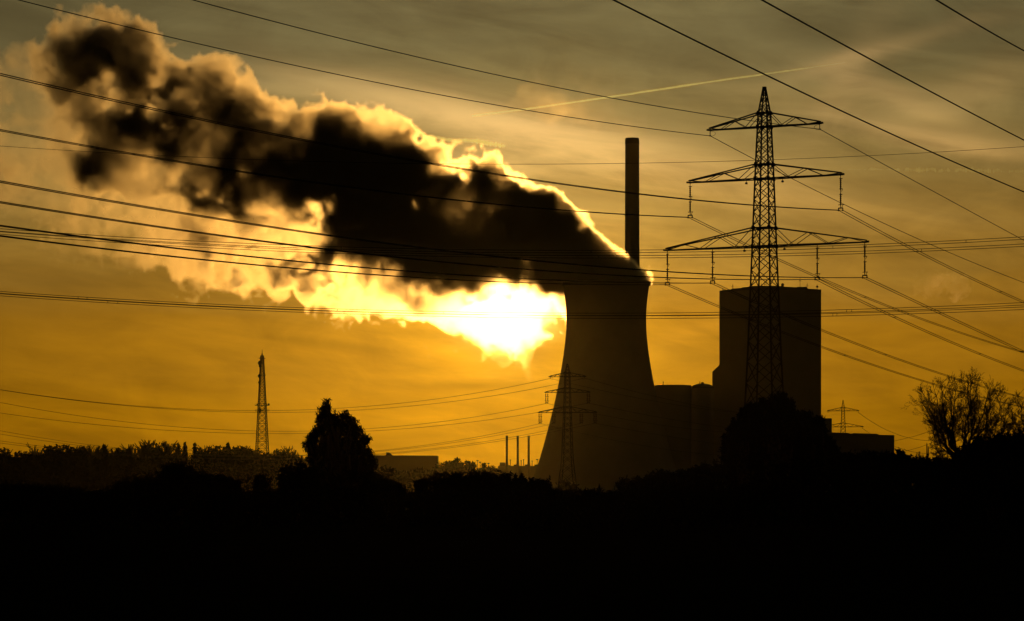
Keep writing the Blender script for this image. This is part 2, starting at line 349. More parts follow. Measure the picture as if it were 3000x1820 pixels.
# ------------------------------------------------------------------ lattice shafts
def lattice(mb, lev, leg, brace, xs=1):
    """lev: [(z, half width)] ; square shaft with X bracing"""
    for (z0, a0), (z1, a1) in zip(lev[:-1], lev[1:]):
        c0 = [(-a0, -a0), (a0, -a0), (a0, a0), (-a0, a0)]; c1 = [(-a1, -a1), (a1, -a1), (a1, a1), (-a1, a1)]
        for i in range(4):
            j = (i+1) % 4
            mb.bar((*c0[i], z0), (*c1[i], z1), leg, cap=False)
            mb.bar((*c0[i], z0), (*c1[j], z1), brace, cap=False); mb.bar((*c0[j], z0), (*c1[i], z1), brace, cap=False)
            if xs == 2: mb.bar((*c1[i], z1), (*c1[j], z1), brace, cap=False)
def levels(pts, ratio=.95, lo=.0):
    z = pts[0][0]; zz = [p[0] for p in pts]; aa = [p[1] for p in pts]; out = []
    while z < pts[-1][0]-.01:
        a = float(np.interp(z, zz, aa)); out.append((z, a)); z += max(2*a*ratio, lo)
    if out[-1][0] > pts[-1][0]-.4*out[-1][1]: out.pop()
    out.append(pts[-1]); return out
def crossarm(mb, z0, z1, half, wb, side, panels, chord, brace):
    """triangular arm: lower chords at z0, upper chords from z1 at the shaft down to the tip"""
    s = side; tip = .25
    n = panels; L0 = []; U0 = []
    for yy in (-1, 1):
        for i in range(n+1):
            t = i/n; x = s*(wb+(half-wb)*t); y = yy*(wb*(1-t)+tip*t)
            L0.append(((x, y, z0), (x, y, z1*(1-t)+(z0+.35)*t)))
    for q in (0, 1):
        P = L0[q*(n+1):(q+1)*(n+1)]
        mb.bar(P[0][0], P[-1][0], chord); mb.bar(P[0][1], P[-1][1], chord)
        for i in range(n):
            if i % 2 == 0: mb.bar(P[i][1], P[i+1][0], brace, cap=False)
            else: mb.bar(P[i][0], P[i+1][1], brace, cap=False)
    for i in range(n):
        a = L0[i]; b_ = L0[n+1+i]; c = L0[i+1]; d = L0[n+2+i]
        mb.bar(a[0], d[0], brace*.8, cap=False); mb.bar(c[0], d[0], brace*.8, cap=False)
    mb.bar((s*(half-.4), 0, z0), (s*(half+.5), 0, z0+.1), chord*1.6)
def insulator(parent, x, z0, z1, twin=False, r=.16, yoke=.42, rods=True):
    o = None
    for dxx in ((-.4, .4) if twin else (0,)):
        b = MB(); b.bar((x+dxx, 0, z0), (x+dxx, 0, z0-.6), r*.35, n=6); za = z0-.6; zb = z1+.9; nn = 26; pf = []
        mid = (za+zb)/2
        for i in range(nn+1):
            q = za+(zb-za)*i/nn
            rr = r*(.5 if i % 2 else 1.0)
            if abs(q-mid) < abs(za-zb)*.04: rr = r*.35
            pf.append((rr, q))
        b.lathe(pf, cx=x+dxx, n=8)
        b.bar((x+dxx, 0, zb), (x+dxx, 0, z1+.3), r*.4, n=6)
        h_ = b
        for zz, hw in ((za, .38), (mid+.5, .36), (mid-.5, .36), (zb, .62)):
            if rods: h_.bar((x+dxx-hw*.7, 0, zz), (x+dxx+hw, 0, zz), r*.36, n=5)
        if rods: h_.bar((x+dxx+.45, 0, mid+.5), (x+dxx+.15, 0, mid), r*.25, n=5); h_.bar((x+dxx+.45, 0, zb), (x+dxx+.15, 0, zb-.7), r*.25, n=5)
        b.build('insulator', M['glass'], parent)
    b = MB(); b.bar((x-yoke, 0, z1+.3), (x+yoke, 0, z1+.3), r*.6, n=5)
    for s in (-1, 1): b.bar((x+s*yoke, 0, z1+.35), (x+s*yoke, 0, z1-.1), r*.5, n=5); b.bar((x+s*yoke-.1, 0, z1-.12), (x+s*yoke+.1, 0, z1-.12), r*.8, n=5)
    b.build('yoke', M['steel'], parent)

def pylon(name, base, yaw, lev, arms, peakz, label, group, S=1.0, twin=False, bolts=True, thick=1.0):
    """arms: (z lower, z upper, half length, [insulator offsets]); yaw turns the arms"""
    o = empty(name, base, label, 'electricity pylon', group, yaw)
    pts = lev; wid = lambda zz: float(np.interp(zz, [p[0] for p in pts], [p[1] for p in pts]))
    top = max(a[1] for a in arms)
    b = MB(); lv = levels([p for p in pts if p[0] <= top]+([] if any(p[0] == top for p in pts) else [(top, wid(top))]), .78)
    lattice(b, lv, .17*thick, .085*thick)
    for zz in [a[0] for a in arms]+[a[1] for a in arms]:
        a_ = wid(zz); c = [(-a_, -a_), (a_, -a_), (a_, a_), (-a_, a_)]
        for i in range(4): b.bar((*c[i], zz), (*c[(i+1) % 4], zz), .15*thick); b.bar((*c[i], zz-.35*S), (*c[i], zz+.35*S), .32*thick)
        b.bar((*c[0], zz), (*c[2], zz), .08*thick)
    bs = b
    b = MB(); a_ = wid(top); lattice(b, levels([(top, a_), (peakz, .18)], 1.0, .9*S), .14*thick, .07*thick)
    b.box(-.3, .3, -.3, .3, peakz-.15, peakz+.1); b.build('peak', M['steel'], o)
    for z0, z1, hl, ins, il in arms:
        pn = max(2, round(hl/5.0)*1) if hl > 12 else 3
        for s in (-1, 1):
            b = MB(); crossarm(b, z0, z1, hl, wid(z0), s, pn+1, .15*thick, .075*thick); b.build('crossarm', M['steel'], o)
        for x in ins:
            for s in (-1, 1):
                if il > 2: insulator(o, s*x, z0-.1, z0-il, twin, .20*thick)
                else:
                    c_ = MB(); c_.bar((s*x, 0, z0), (s*x, 0, z0-il), .08*thick); c_.bar((s*x-.2, 0, z0-il), (s*x+.2, 0, z0-il), .13*thick)
                    th = np.linspace(0, math.pi, 8); q = [(s*(x-.1-1.0*math.sin(t)), 0, z0-.2-.95*(1-math.cos(t))*.5) for t in th]
                    for a1, a2 in zip(q[:-1], q[1:]): c_.bar(a1, a2, .035)
                    c_.build('earth_clamp', M['steel'], o)
    if bolts:
        z_ = 14.0
        while z_ < arms[-1][0]:
            a_ = wid(z_); bs.bar((a_, -a_, z_), (a_+.38, -a_-.1, z_), .05); z_ += 1.0 if (int(z_) % 3) else 1.1
        for z0, *_ in arms[:-1]:
            for s in (-1, 1):
                b = MB(); x = s*(wid(z0)+2.3); b.bar((x, 0, z0), (x, 0, z0-.55), .05); b.box(x-.2, x+.2, -.12, .12, z0-.85, z0-.5); b.build('hanging_plate', M['steel'], o)
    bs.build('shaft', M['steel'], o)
    return o

P1Y = 553.0; YAW = math.radians(-28.0)
z1 = lambda py: zat(py, P1Y); wpx = lambda px: px*P1Y/F/1.35/2
P1 = Vector(((2239.5-1500)*P1Y/F, P1Y, 0))
A1 = [(z1(722), z1(668), 20.1, (20.1-.6+.3, 10.5), 6.35), (z1(524), z1(482), 15.3, (15.1,), 6.4), (z1(372), z1(331), 11.15, (11.0,), 1.05)]
py1 = pylon('lattice_pylon', P1, YAW, [(0, wpx(215)), (z1(1250), wpx(124)), (z1(1065), wpx(103)), (z1(722), wpx(73)), (z1(524), wpx(57)), (z1(372), wpx(42)), (z1(331), wpx(37))], A1, z1(256),
            'tallest looking lattice pylon with three crossarms standing in front of the boiler house', 'lattice pylons')
P2Y = 1150.0; S2 = P2Y/1750.0; z2 = lambda py: zat(py, P2Y); w2 = lambda px: px*P2Y/F/1.25/2
P2 = Vector(((1662.5-1500)*P2Y/F, P2Y, 0)); Y2 = math.radians(-14)
A2 = [(z2(1209), z2(1192), 17.1*S2, (16.5*S2, 8.2*S2), 6.2*S2), (z2(1150), z2(1137), 13.0*S2, (12.5*S2,), 6.2*S2), (z2(1104), z2(1092), 10.5*S2, (10.3*S2,), .9*S2)]
py2 = pylon('lattice_pylon', P2, Y2, [(0, w2(66)), (z2(1345), w2(36)), (z2(1209), w2(25)), (z2(1092), w2(16))], A2, z2(1067),
            'slender lattice pylon with double insulators standing in front of the cooling tower', 'lattice pylons', twin=True, bolts=False, thick=1.05)
P3Y = 2350.0; z3 = lambda py: zat(py, P3Y); w3 = lambda px: px*P3Y/F/1.25/2
P3 = Vector(((2470-1500)*P3Y/F, P3Y, 0)); Y3 = math.radians(-8)
A3 = [(z3(1251), z3(1240), 15.5, (15.2,), 1.2), (z3(1204), z3(1194), 12.0, (11.8,), 1.2)]
py3 = pylon('lattice_pylon', P3, Y3, [(0, w3(40)), (z3(1250), w3(15)), (z3(1194), w3(10))], A3, z3(1173),
            'small distant lattice pylon with two crossarms showing above the machine hall', 'lattice pylons', bolts=False, thick=1.8)

# ------------------------------------------------------------------ radio mast
RY = 2650.0; rz = lambda py: zat(py, RY); rk = RY/F
rm = empty('radio_mast', ((768-1500)*rk, RY, 0), 'tall thin lattice radio mast carrying dishes above the treeline', 'radio mast', rz=.3)
b = MB(); lattice(b, levels([(0, 8.2), (rz(1320), 4.9), (rz(1200), 3.3), (rz(1100), 1.9), (rz(1042), 1.15)], .62), .42, .24, 2); b.build('shaft', M['steel'], rm)
b = MB(); b.bar((0, 0, rz(1044)), (0, 0, rz(1036)), .8, .6, 6); b.bar((0, 0, rz(1036)), (0, 0, rz(1024)), .35, .2, 6); b.bar((-3.0, 0, rz(1050)), (3.0, 0, rz(1050)), .4); b.bar((0, -2.6, rz(1050)), (0, 2.6, rz(1050)), .4); b.build('antenna', M['steel'], rm)
for p, hw in ((1188, 5.4), (1204, 5.2), (1100, 2.6)):
    b = MB(); b.box(-hw, hw, -hw, hw, rz(p)-.25, rz(p)+.25)
    for s in (-1, 1):
        for t in (-1, 1): b.bar((s*hw, t*hw, rz(p)), (s*hw, t*hw, rz(p)+1.3), .12)
        b.bar((s*hw, -hw, rz(p)+1.3), (s*hw, hw, rz(p)+1.3), .1); b.bar((-hw, s*hw, rz(p)+1.3), (hw, s*hw, rz(p)+1.3), .1)
    b.build('platform', M['steel'], rm)
for x_, p, r_ in ((-2.2, 1064, 2.1), (-2.2, 1073, 1.4), (-2.9, 1102, 1.6), (-2.8, 1121, 1.3), (5.2, 1185, .9), (-5.2, 1185, .6), (-2.6, 1203, 1.5)):
    dish(rm, x_, -1.2-abs(x_)*.3, rz(p), r_, mt='steel')

# ------------------------------------------------------------------ overhead wires
def solve(A, d, ctl, fixz=None):
    """plan line A + s d ; least-squares parabola z(s) through the control pixels"""
    S = []; Zs = []
    for px, py in ctl:
        s = (A.x*F-(px-1500)*A.y)/((px-1500)*d[1]-d[0]*F); Y = A.y+s*d[1]; S.append(s); Zs.append(zat(py, Y))
    S = np.array(S); Zs = np.array(Zs)
    if fixz is not None:
        a = np.stack([S, S*S], 1); c, *_ = np.linalg.lstsq(a, Zs-fixz, rcond=None); c = np.array([fixz, c[0], c[1]])
    else:
        a = np.stack([np.ones_like(S), S, S*S], 1); c, *_ = np.linalg.lstsq(a, Zs, rcond=None)
    return c, S
def tube(mb, pts, r, n=5):
    pts = np.array(pts); m = len(pts); t = np.gradient(pts, axis=0); t /= np.linalg.norm(t, axis=1)[:, None]
    a = np.cross(t, [0, 0, 1.0]); a /= np.linalg.norm(a, axis=1)[:, None]; b_ = np.cross(t, a); v = []
    for i in range(m):
        for j in range(n):
            q = 2*math.pi*j/n; v.append(pts[i]+a[i]*math.cos(q)*r+b_[i]*math.sin(q)*r)
    mb.add(v, [(i*n+j, i*n+(j+1) % n, (i+1)*n+(j+1) % n, (i+1)*n+j) for i in range(m-1) for j in range(n)])
def run(A, d, c, s0, s1, off=(0, 0, 0), n=70):
    out = []
    for s in np.linspace(s0, s1, n): out.append((A.x+d[0]*s+off[0], A.y+d[1]*s+off[1], c[0]+c[1]*s+c[2]*s*s+off[2]))
    return out
def cable(name, A, d, ctl, s0, s1, label, r, cat='overhead wire', group=None, fixz=None, twin=None, spacers=(), parent=None):
    """single: one mesh. twin: an Empty with two wires and its spacers"""
    c, S = solve(A, d, ctl, fixz)
    if twin is None:
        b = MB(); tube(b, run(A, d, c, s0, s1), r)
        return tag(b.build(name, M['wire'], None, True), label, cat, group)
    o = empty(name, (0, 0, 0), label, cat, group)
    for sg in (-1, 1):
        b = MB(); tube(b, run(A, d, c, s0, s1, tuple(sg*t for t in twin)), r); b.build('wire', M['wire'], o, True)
    for s in spacers:
        p = Vector((A.x+d[0]*s, A.y+d[1]*s, c[0]+c[1]*s+c[2]*s*s)); b = MB(); q = Vector(twin)
        b.bar(p-q*1.1, p+q*1.1, r*1.1)
        for sg in (-1, 1): b.bar(p+q*sg-Vector((d[0], d[1], 0))*.35, p+q*sg+Vector((d[0], d[1], 0))*.35, r*1.35)
        b.build('spacer', M['steel'], o)
    return o
u1 = (math.cos(YAW), math.sin(YAW)); wdir = (-u1[1], u1[0])   # along the line, away from the viewer
dl = (-wdir[0], -wdir[1])
GL = 'wires running from the tall pylon towards the viewer'; GR = 'wires running from the tall pylon into the distance'
def att(o, yaw, x, z): return Vector((o.x+math.cos(yaw)*x, o.y+math.sin(yaw)*x, z))
zE = A1[2][0]-1.05; zM = A1[1][0]-6.5; zL = A1[0][0]-6.45
for x, zz, lc, rc, nm, tw, sp in (
    (-11.0, zE, [(1500, 315), (750, 168), (57, 0)], [(2221, 469), (2321, 523), (2468, 598), (2700, 706), (3000, 828)], 'far end of the top crossarm', False, ()),
    (11.0, zE, [(1500, 229), (750, 50), (567, 0)], [(2544, 455), (2600, 489), (3000, 704.6)], 'near end of the top crossarm', False, ()),
    (-15.1, zM, [(1500, 604), (750, 509.5), (417, 454), (0, 383)], [(2119, 689), (2203, 723), (2277, 759), (2405, 817), (2600, 896), (2889, 1000), (3000, 1033)], 'far end of the middle crossarm', True, (62, 115)),
    (15.1, zM, [(1900, 570), (1500, 519), (750, 384), (0, 217)], [(2682, 735), (2758, 771.5), (3000, 886)], 'near end of the middle crossarm', True, (70, 130)),
    (-19.8, zL, [(1500, 829), (750, 774.5), (0, 692)], [(2107, 904), (2290, 975), (2405, 1016), (2551, 1063), (2676, 1108), (2786, 1141.5), (2904, 1170), (2990, 1193)], 'outer far insulator of the lowest crossarm', True, (55, 105, 165)),
    (-10.5, zL, [(1500, 816), (750, 752), (0, 662)], [(2199, 884), (2320, 932.5), (2406, 966.6), (2484, 1000), (2600, 1040), (2798, 1106.5), (3000, 1167)], 'inner far insulator of the lowest crossarm', True, (60, 112, 170)),
    (10.5, zL, [(1500, 787), (750, 702.5), (0, 593.5)], [(2600, 921), (2783, 1000), (3000, 1087)], 'inner near insulator of the lowest crossarm', True, (66, 120, 178)),
    (19.8, zL, [(1900, 793), (1500, 757), (750, 657), (0, 533)], [(2640, 862), (2733, 908), (2929, 1000), (3000, 1031)], 'outer near insulator of the lowest crossarm', True, (72, 128, 186))):
    A = att(P1, YAW, x, zz); tw_ = (u1[0]*.40, u1[1]*.40, 0) if tw else None
    wr = .062 if tw else .066
    nm_ = 'twin_conductor' if tw else 'earth_wire'; kd = 'twin conductor' if tw else 'single earth wire'
    sl_ = (A.x*F+2600*A.y)/(-2600*dl[1]-dl[0]*F); sr_ = (A.x*F-2500*A.y)/(2500*wdir[1]-wdir[0]*F)
    cable(nm_, A, dl, lc, 0, sl_, kd+' towards the steam from the '+nm, wr, group=GL, fixz=zz, twin=tw_, spacers=sp)
    cable(nm_, A, wdir, rc, 0, sr_, kd+' towards the bare tree from the '+nm, wr, group=GR, fixz=zz, twin=tw_, spacers=(40, 90) if tw else ())

def cross(ctl, Ya, Yb, label, r, twin=None, sp=(), group='horizontal wires crossing the whole view', name='twin_conductor'):
    A = Vector(((-900-1500)*Ya/F, Ya, 0)); B = Vector(((3900-1500)*Yb/F, Yb, 0)); D = (B-A); Ln = D.length; d = (D.x/Ln, D.y/Ln)
    cable(name, A, d, ctl, 0, Ln, label, r, group=group, twin=twin, spacers=[Ln*((p+900)/4800) for p in sp])
cross([(0, 428), (750, 467.5), (1500, 482), (2250, 468), (3000, 430)], 760, 760, 'single thin wire sagging across the sky just under the chimney top', .055, name='earth_wire')
cross([(0, 675), (750, 717), (1500, 734), (2280, 734), (3000, 695.5)], 640, 640, 'upper twin conductor crossing level with the lowest crossarm of the tall pylon', .064, (0, 0, .27), (252, 1000, 1732, 2440, 2830))
cross([(0, 683), (750, 729), (1500, 752), (2256, 747), (3000, 718.5)], 660, 660, 'lower twin conductor crossing just under the lowest crossarm of the tall pylon', .064, (0, 0, .27), (337, 1054, 1753, 2700))
cross([(0, 858), (750, 899), (1500, 921), (2100, 919), (3000, 890)], 640, 640, 'upper of two close twin conductors crossing the bright patch of steam', .060, (0, 0, .26), (229, 255, 989, 1300, 2495, 2480))
cross([(0, 864), (750, 904), (1500, 929), (2100, 928), (3000, 903)], 650, 650, 'lower of two close twin conductors crossing the bright patch of steam', .060, (0, 0, .28), (316, 345, 1008, 2440, 2452))
# wires passing high over the viewer
for ctl, lb in (([(1798, 0), (2250, 224), (2749, 454), (3000, 563)], 'thick near wire slanting past the tip of the tall pylon'),
                ([(2232, 0), (2600, 201), (3000, 411)], 'thick near wire slanting between its two neighbours'),
                ([(2743, 0), (2870, 76), (3000, 149)], 'short piece of thick near wire cutting the upper sky corner')):
    A = Vector(((ctl[0][0]-1500-60)*165/F, 165.0, 0)); B = Vector((1600*265/F, 265.0, 0)); D = B-A; Ln = D.length
    cable('power_cable', A, (D.x/Ln, D.y/Ln), ctl, -8, Ln, lb, .052, group='thick near wires')
# second line, from the slender pylon
GW = 'thin wires hung from the slender pylon'
def span(o, yaw, x, zz, ctl, endpx, endY, label):
    A = att(o, yaw, x*S2, zz); B = Vector(((endpx-1500)*endY/F, endY, 0)); D = Vector((B.x-A.x, B.y-A.y, 0)); Ln = D.length
    cable('thin_wire', A, (D.x/Ln, D.y/Ln), ctl, 0, Ln, label, .066, group=GW, fixz=zz)
e2 = A2[2][0]-.9*S2; m2 = A2[1][0]-6.3*S2; l2 = A2[0][0]-6.3*S2
for x, zz, ctl, lb in (
    (-10.3, e2, [(1500, 1135.6), (1015, 1196), (785, 1203), (457, 1191), (0, 1143)], 'top arm far end'),
    (10.3, e2, [(1500, 1153.6), (1022, 1204.5), (785, 1208), (457, 1193), (0, 1144)], 'top arm near end'),
    (-12.5, m2, [(1500, 1203.6), (1060, 1260), (785, 1263), (457, 1242), (0, 1181)], 'middle arm far end'),
    (12.5, m2, [(1500, 1225), (1060, 1265), (785, 1269), (457, 1257), (0, 1211.6)], 'middle arm near end'),
    (-16.5, l2, [(1500, 1260), (1108, 1322), (750, 1337), (300, 1303), (0, 1265)], 'outer far insulator'),
    (-8.2, l2, [(1500, 1269), (1108, 1325), (750, 1338), (300, 1308), (0, 1275)], 'inner far insulator'),
    (8.2, l2, [(1500, 1285), (1110, 1332), (750, 1341), (0, 1293)], 'inner near insulator'),
    (16.5, l2, [(1500, 1292), (1150, 1332), (750, 1341), (0, 1300)], 'outer near insulator')):
    span(P2, Y2, x, zz, ctl, -120, 980, 'thin wire over the treeline from the '+lb+' of the slender pylon')
for x, zz, ctl, lb in ((-10.3, e2, [(1700, 1128), (2000, 1190), (2428, 1206)], 'upper far'), (10.3, e2, [(1800, 1131), (2000, 1180), (2500, 1206)], 'upper near'),
    (-12.5, m2, [(1700, 1204), (1900, 1240), (2430, 1253)], 'middle far'), (12.5, m2, [(1850, 1211), (2100, 1248), (2500, 1253)], 'middle near'),
    (-16.5, l2, [(1700, 1270), (1900, 1308), (2430, 1320)], 'lower far'), (16.5, l2, [(1850, 1262), (2100, 1300), (2500, 1325)], 'lower near')):
    span(P2, Y2, x, zz, ctl, 2470, 2345, 'faint '+lb+' wire crossing the cooling tower shell from the slender pylon')
q3 = A3[1][0]-1.2; r3 = A3[0][0]-1.2
for x, zz, ctl, lb in ((11.8, q3, [(2554, 1234), (2615, 1269), (2661, 1284.6), (2737, 1289), (2850, 1262)], 'top arm'), (15.2, r3, [(2560, 1275), (2621, 1305), (2676, 1328), (2800, 1318)], 'lower arm')):
    A = att(P3, Y3, x, zz); B = Vector((1650*2700/F, 2700, 0)); D = Vector((B.x-A.x, B.y-A.y, 0)); Ln = D.length
    cable('thin_wire', A, (D.x/Ln, D.y/Ln), ctl, 0, Ln, 'hair thin wire to the bare tree from the '+lb+' of the distant pylon', .16, group=GW, fixz=zz)
for ctl, lb in (([(2430, 1290), (2621, 1287.7), (2676, 1283), (2737, 1259), (2800, 1228)], 'hair thin wire rising into the bare tree above the low hedge'), ([(2600, 1330), (2646, 1322.7), (2700, 1309), (2737, 1294), (2800, 1262)], 'lowest hair thin wire rising into the bare tree from behind the hall')):
    A = Vector(((ctl[0][0]-1500)*2700/F, 2700, 0)); cable('thin_wire', A, (1, 0), ctl, 0, (2830-ctl[0][0])*2700/F, lb, .16, group=GW)
for px, t, hw, lb in ((2715.5, 1297, .35, 'taller of two bare poles by the hedge near the bare tree'), (2719.5, 1307, .35, 'shorter of two bare poles by the hedge near the bare tree')):
    o = MB(); o.lathe([(hw*1.2, 0), (hw, zat(t, 1900)-2), (hw*.5, zat(t, 1900))], cx=0, n=8); q = o.build('pole', M['steel']); q.location = ((px-1500)*1900/F, 1900, 0); tag(q, lb, 'pole', 'poles by the hedge')
o = empty('signal_tower', ((2693.5-1500)*1900/F, 1900, 0), 'stubby lattice signal tower with side lamps poking above the hedge', 'signal tower')
b = MB(); lattice(b, levels([(0, .9), (zat(1323, 1900), .35)], 1.0), .16, .09); b.build('shaft', M['steel'], o)
for x_, p in ((-1.5, 1328), (-.8, 1333), (-1.9, 1333)):
    b = MB(); b.bar((0, 0, zat(p, 1900)), (x_, 0, zat(p, 1900)), .12); b.lathe([(.2, zat(p, 1900)-.4), (.45, zat(p, 1900)), (.2, zat(p, 1900)+.4)], cx=x_, n=8); b.build('lamp', M['steel'], o)

# ------------------------------------------------------------------ vegetation
def blob_points(blobs, n, rng, shell=.55):
    """blobs: x,y,z,r(,squash) ; points spread by area"""
    B = np.array([(b_[0], b_[1], b_[2], b_[3], b_[4] if len(b_) > 4 else 1.0) for b_ in blobs]); wgt = B[:, 3]**2; wgt /= wgt.sum()
    i = rng.choice(len(B), n, p=wgt); d = rng.normal(size=(n, 3)); d /= np.linalg.norm(d, axis=1)[:, None]
    rr = rng.uniform(shell**3, 1.0, n)**(1/3)*(1+.10*rng.normal(size=n)); P = d*rr[:, None]; P[:, 2] *= B[i, 4]
    return B[i, :3]+P*B[i, 3][:, None]
def limbs(mb, base, tips, r0):
    for t in tips:
        t = Vector(t); m = Vector(base).lerp(t, .5)+Vector((random.uniform(-.1, .1), random.uniform(-.1, .1), .05))*(t-Vector(base)).length
        mb.bar(base, m, r0, r0*.6, 6); mb.bar(m, t, r0*.6, r0*.15, 6)

def silhouette_plant(name, cat, label, group, Y, blobs_px, leaf_px, n, depth=.6, seed=1, trunk=True, twigs=0, stretch=2.0, lean=(0, 0, 0), spray=(10, 34)):
    """a plant laid out from blobs (px, py, radius px) at distance Y, with real depth"""
    rng = np.random.default_rng(seed); k = Y/F
    bx = np.mean([q[0] for q in blobs_px]); base = Vector(((bx-1500)*k, Y, 0))
    o = empty(name, base, label, cat, group); Bl = []
    for q in blobs_px:
        x = (q[0]-bx)*k; z = zat(q[1], Y); r = q[2]*k
        Bl.append((x, rng.uniform(-.5, .5)*r*depth, z, r, 1.0)); Bl.append((x+rng.uniform(-.3, .3)*r, r*depth*rng.uniform(.5, 1.1), z+rng.uniform(-.35, .1)*r, r*.85, 1.0))
    # uneven lobes on every blob
    ext = []
    for bb in Bl:
        for _ in range(5):
            d = rng.normal(size=3); d /= np.linalg.norm(d); ext.append((bb[0]+d[0]*bb[3]*.72, bb[1]+d[1]*bb[3]*.6, bb[2]+d[2]*bb[3]*.72, bb[3]*rng.uniform(.25, .45), 1.0))
    P = np.concatenate([blob_points(Bl, int(n*.6), rng, .3), blob_points(ext, int(n*.4), rng, .2)])
    P = P[P[:, 2] > .05]
    b = MB(); zt = max(x[2] for x in Bl); r0 = max(.06, .035*zt)
    tips = [(x[0], x[1], max(.4, x[2])) for x in Bl[::2]]+[(x[0], x[1], max(.4, x[2]+x[3]*.3)) for x in ext[::6]]
    limbs(b, (0, 0, 0), tips, r0)
    # thin sprays that break the outline
    sp_ = []
    for _ in range(twigs):
        bb = Bl[rng.integers(len(Bl))]; d = rng.normal(size=3); d[2] = abs(d[2])+.4; d /= np.linalg.norm(d)
        p0 = Vector((bb[0]+d[0]*bb[3]*.8, bb[1]+d[1]*bb[3]*.8, bb[2]+d[2]*bb[3]*.8)); L_ = rng.uniform(*spray)*k
        b.bar(p0-Vector(d)*L_*.5, p0+Vector(d)*L_*.5, .7*k, .3*k, 3)
        t_ = rng.uniform(-.4, .55, 14)[:, None]; sp_.append(np.array(p0)+t_*np.array(d)*L_+rng.normal(size=(14, 3))*2.0*k)
    b.build('trunk', M['bark'], o)
    P = np.concatenate([P]+sp_); P = P[P[:, 2] > .05]
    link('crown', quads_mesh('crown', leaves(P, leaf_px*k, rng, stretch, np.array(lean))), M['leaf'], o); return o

# willow beside the warehouse: wind-combed crown
silhouette_plant('willow_tree', 'tree', 'wind combed willow tree with a ragged leaning crown, the only tall tree before the warehouse', None, 300.0,
    [(958, 1190, 12), (952, 1208, 19), (945, 1232, 21), (978, 1226, 17), (1012, 1224, 17), (962, 1255, 24), (932, 1262, 18), (990, 1240, 17), (1008, 1268, 20), (1022, 1252, 15), (912, 1300, 14), (1070, 1290, 13), (922, 1280, 11), (1032, 1240, 15), (1003, 1252, 16), (1048, 1266, 18), (1030, 1275, 18), (980, 1290, 20), (1020, 1300, 26),
     (1055, 1305, 24), (915, 1290, 18), (905, 1310, 20), (945, 1320, 26), (990, 1330, 34), (1040, 1335, 34), (1075, 1335, 24), (1088, 1360, 22), (925, 1345, 28), (960, 1370, 40), (1020, 1380, 44), (1070, 1385, 32), (1085, 1410, 26), (930, 1400, 36), (985, 1420, 50), (1050, 1425, 46)],
    5.2, 24000, seed=3, twigs=360, spray=(9, 30), stretch=2.8, lean=(-.6, 0, .9))
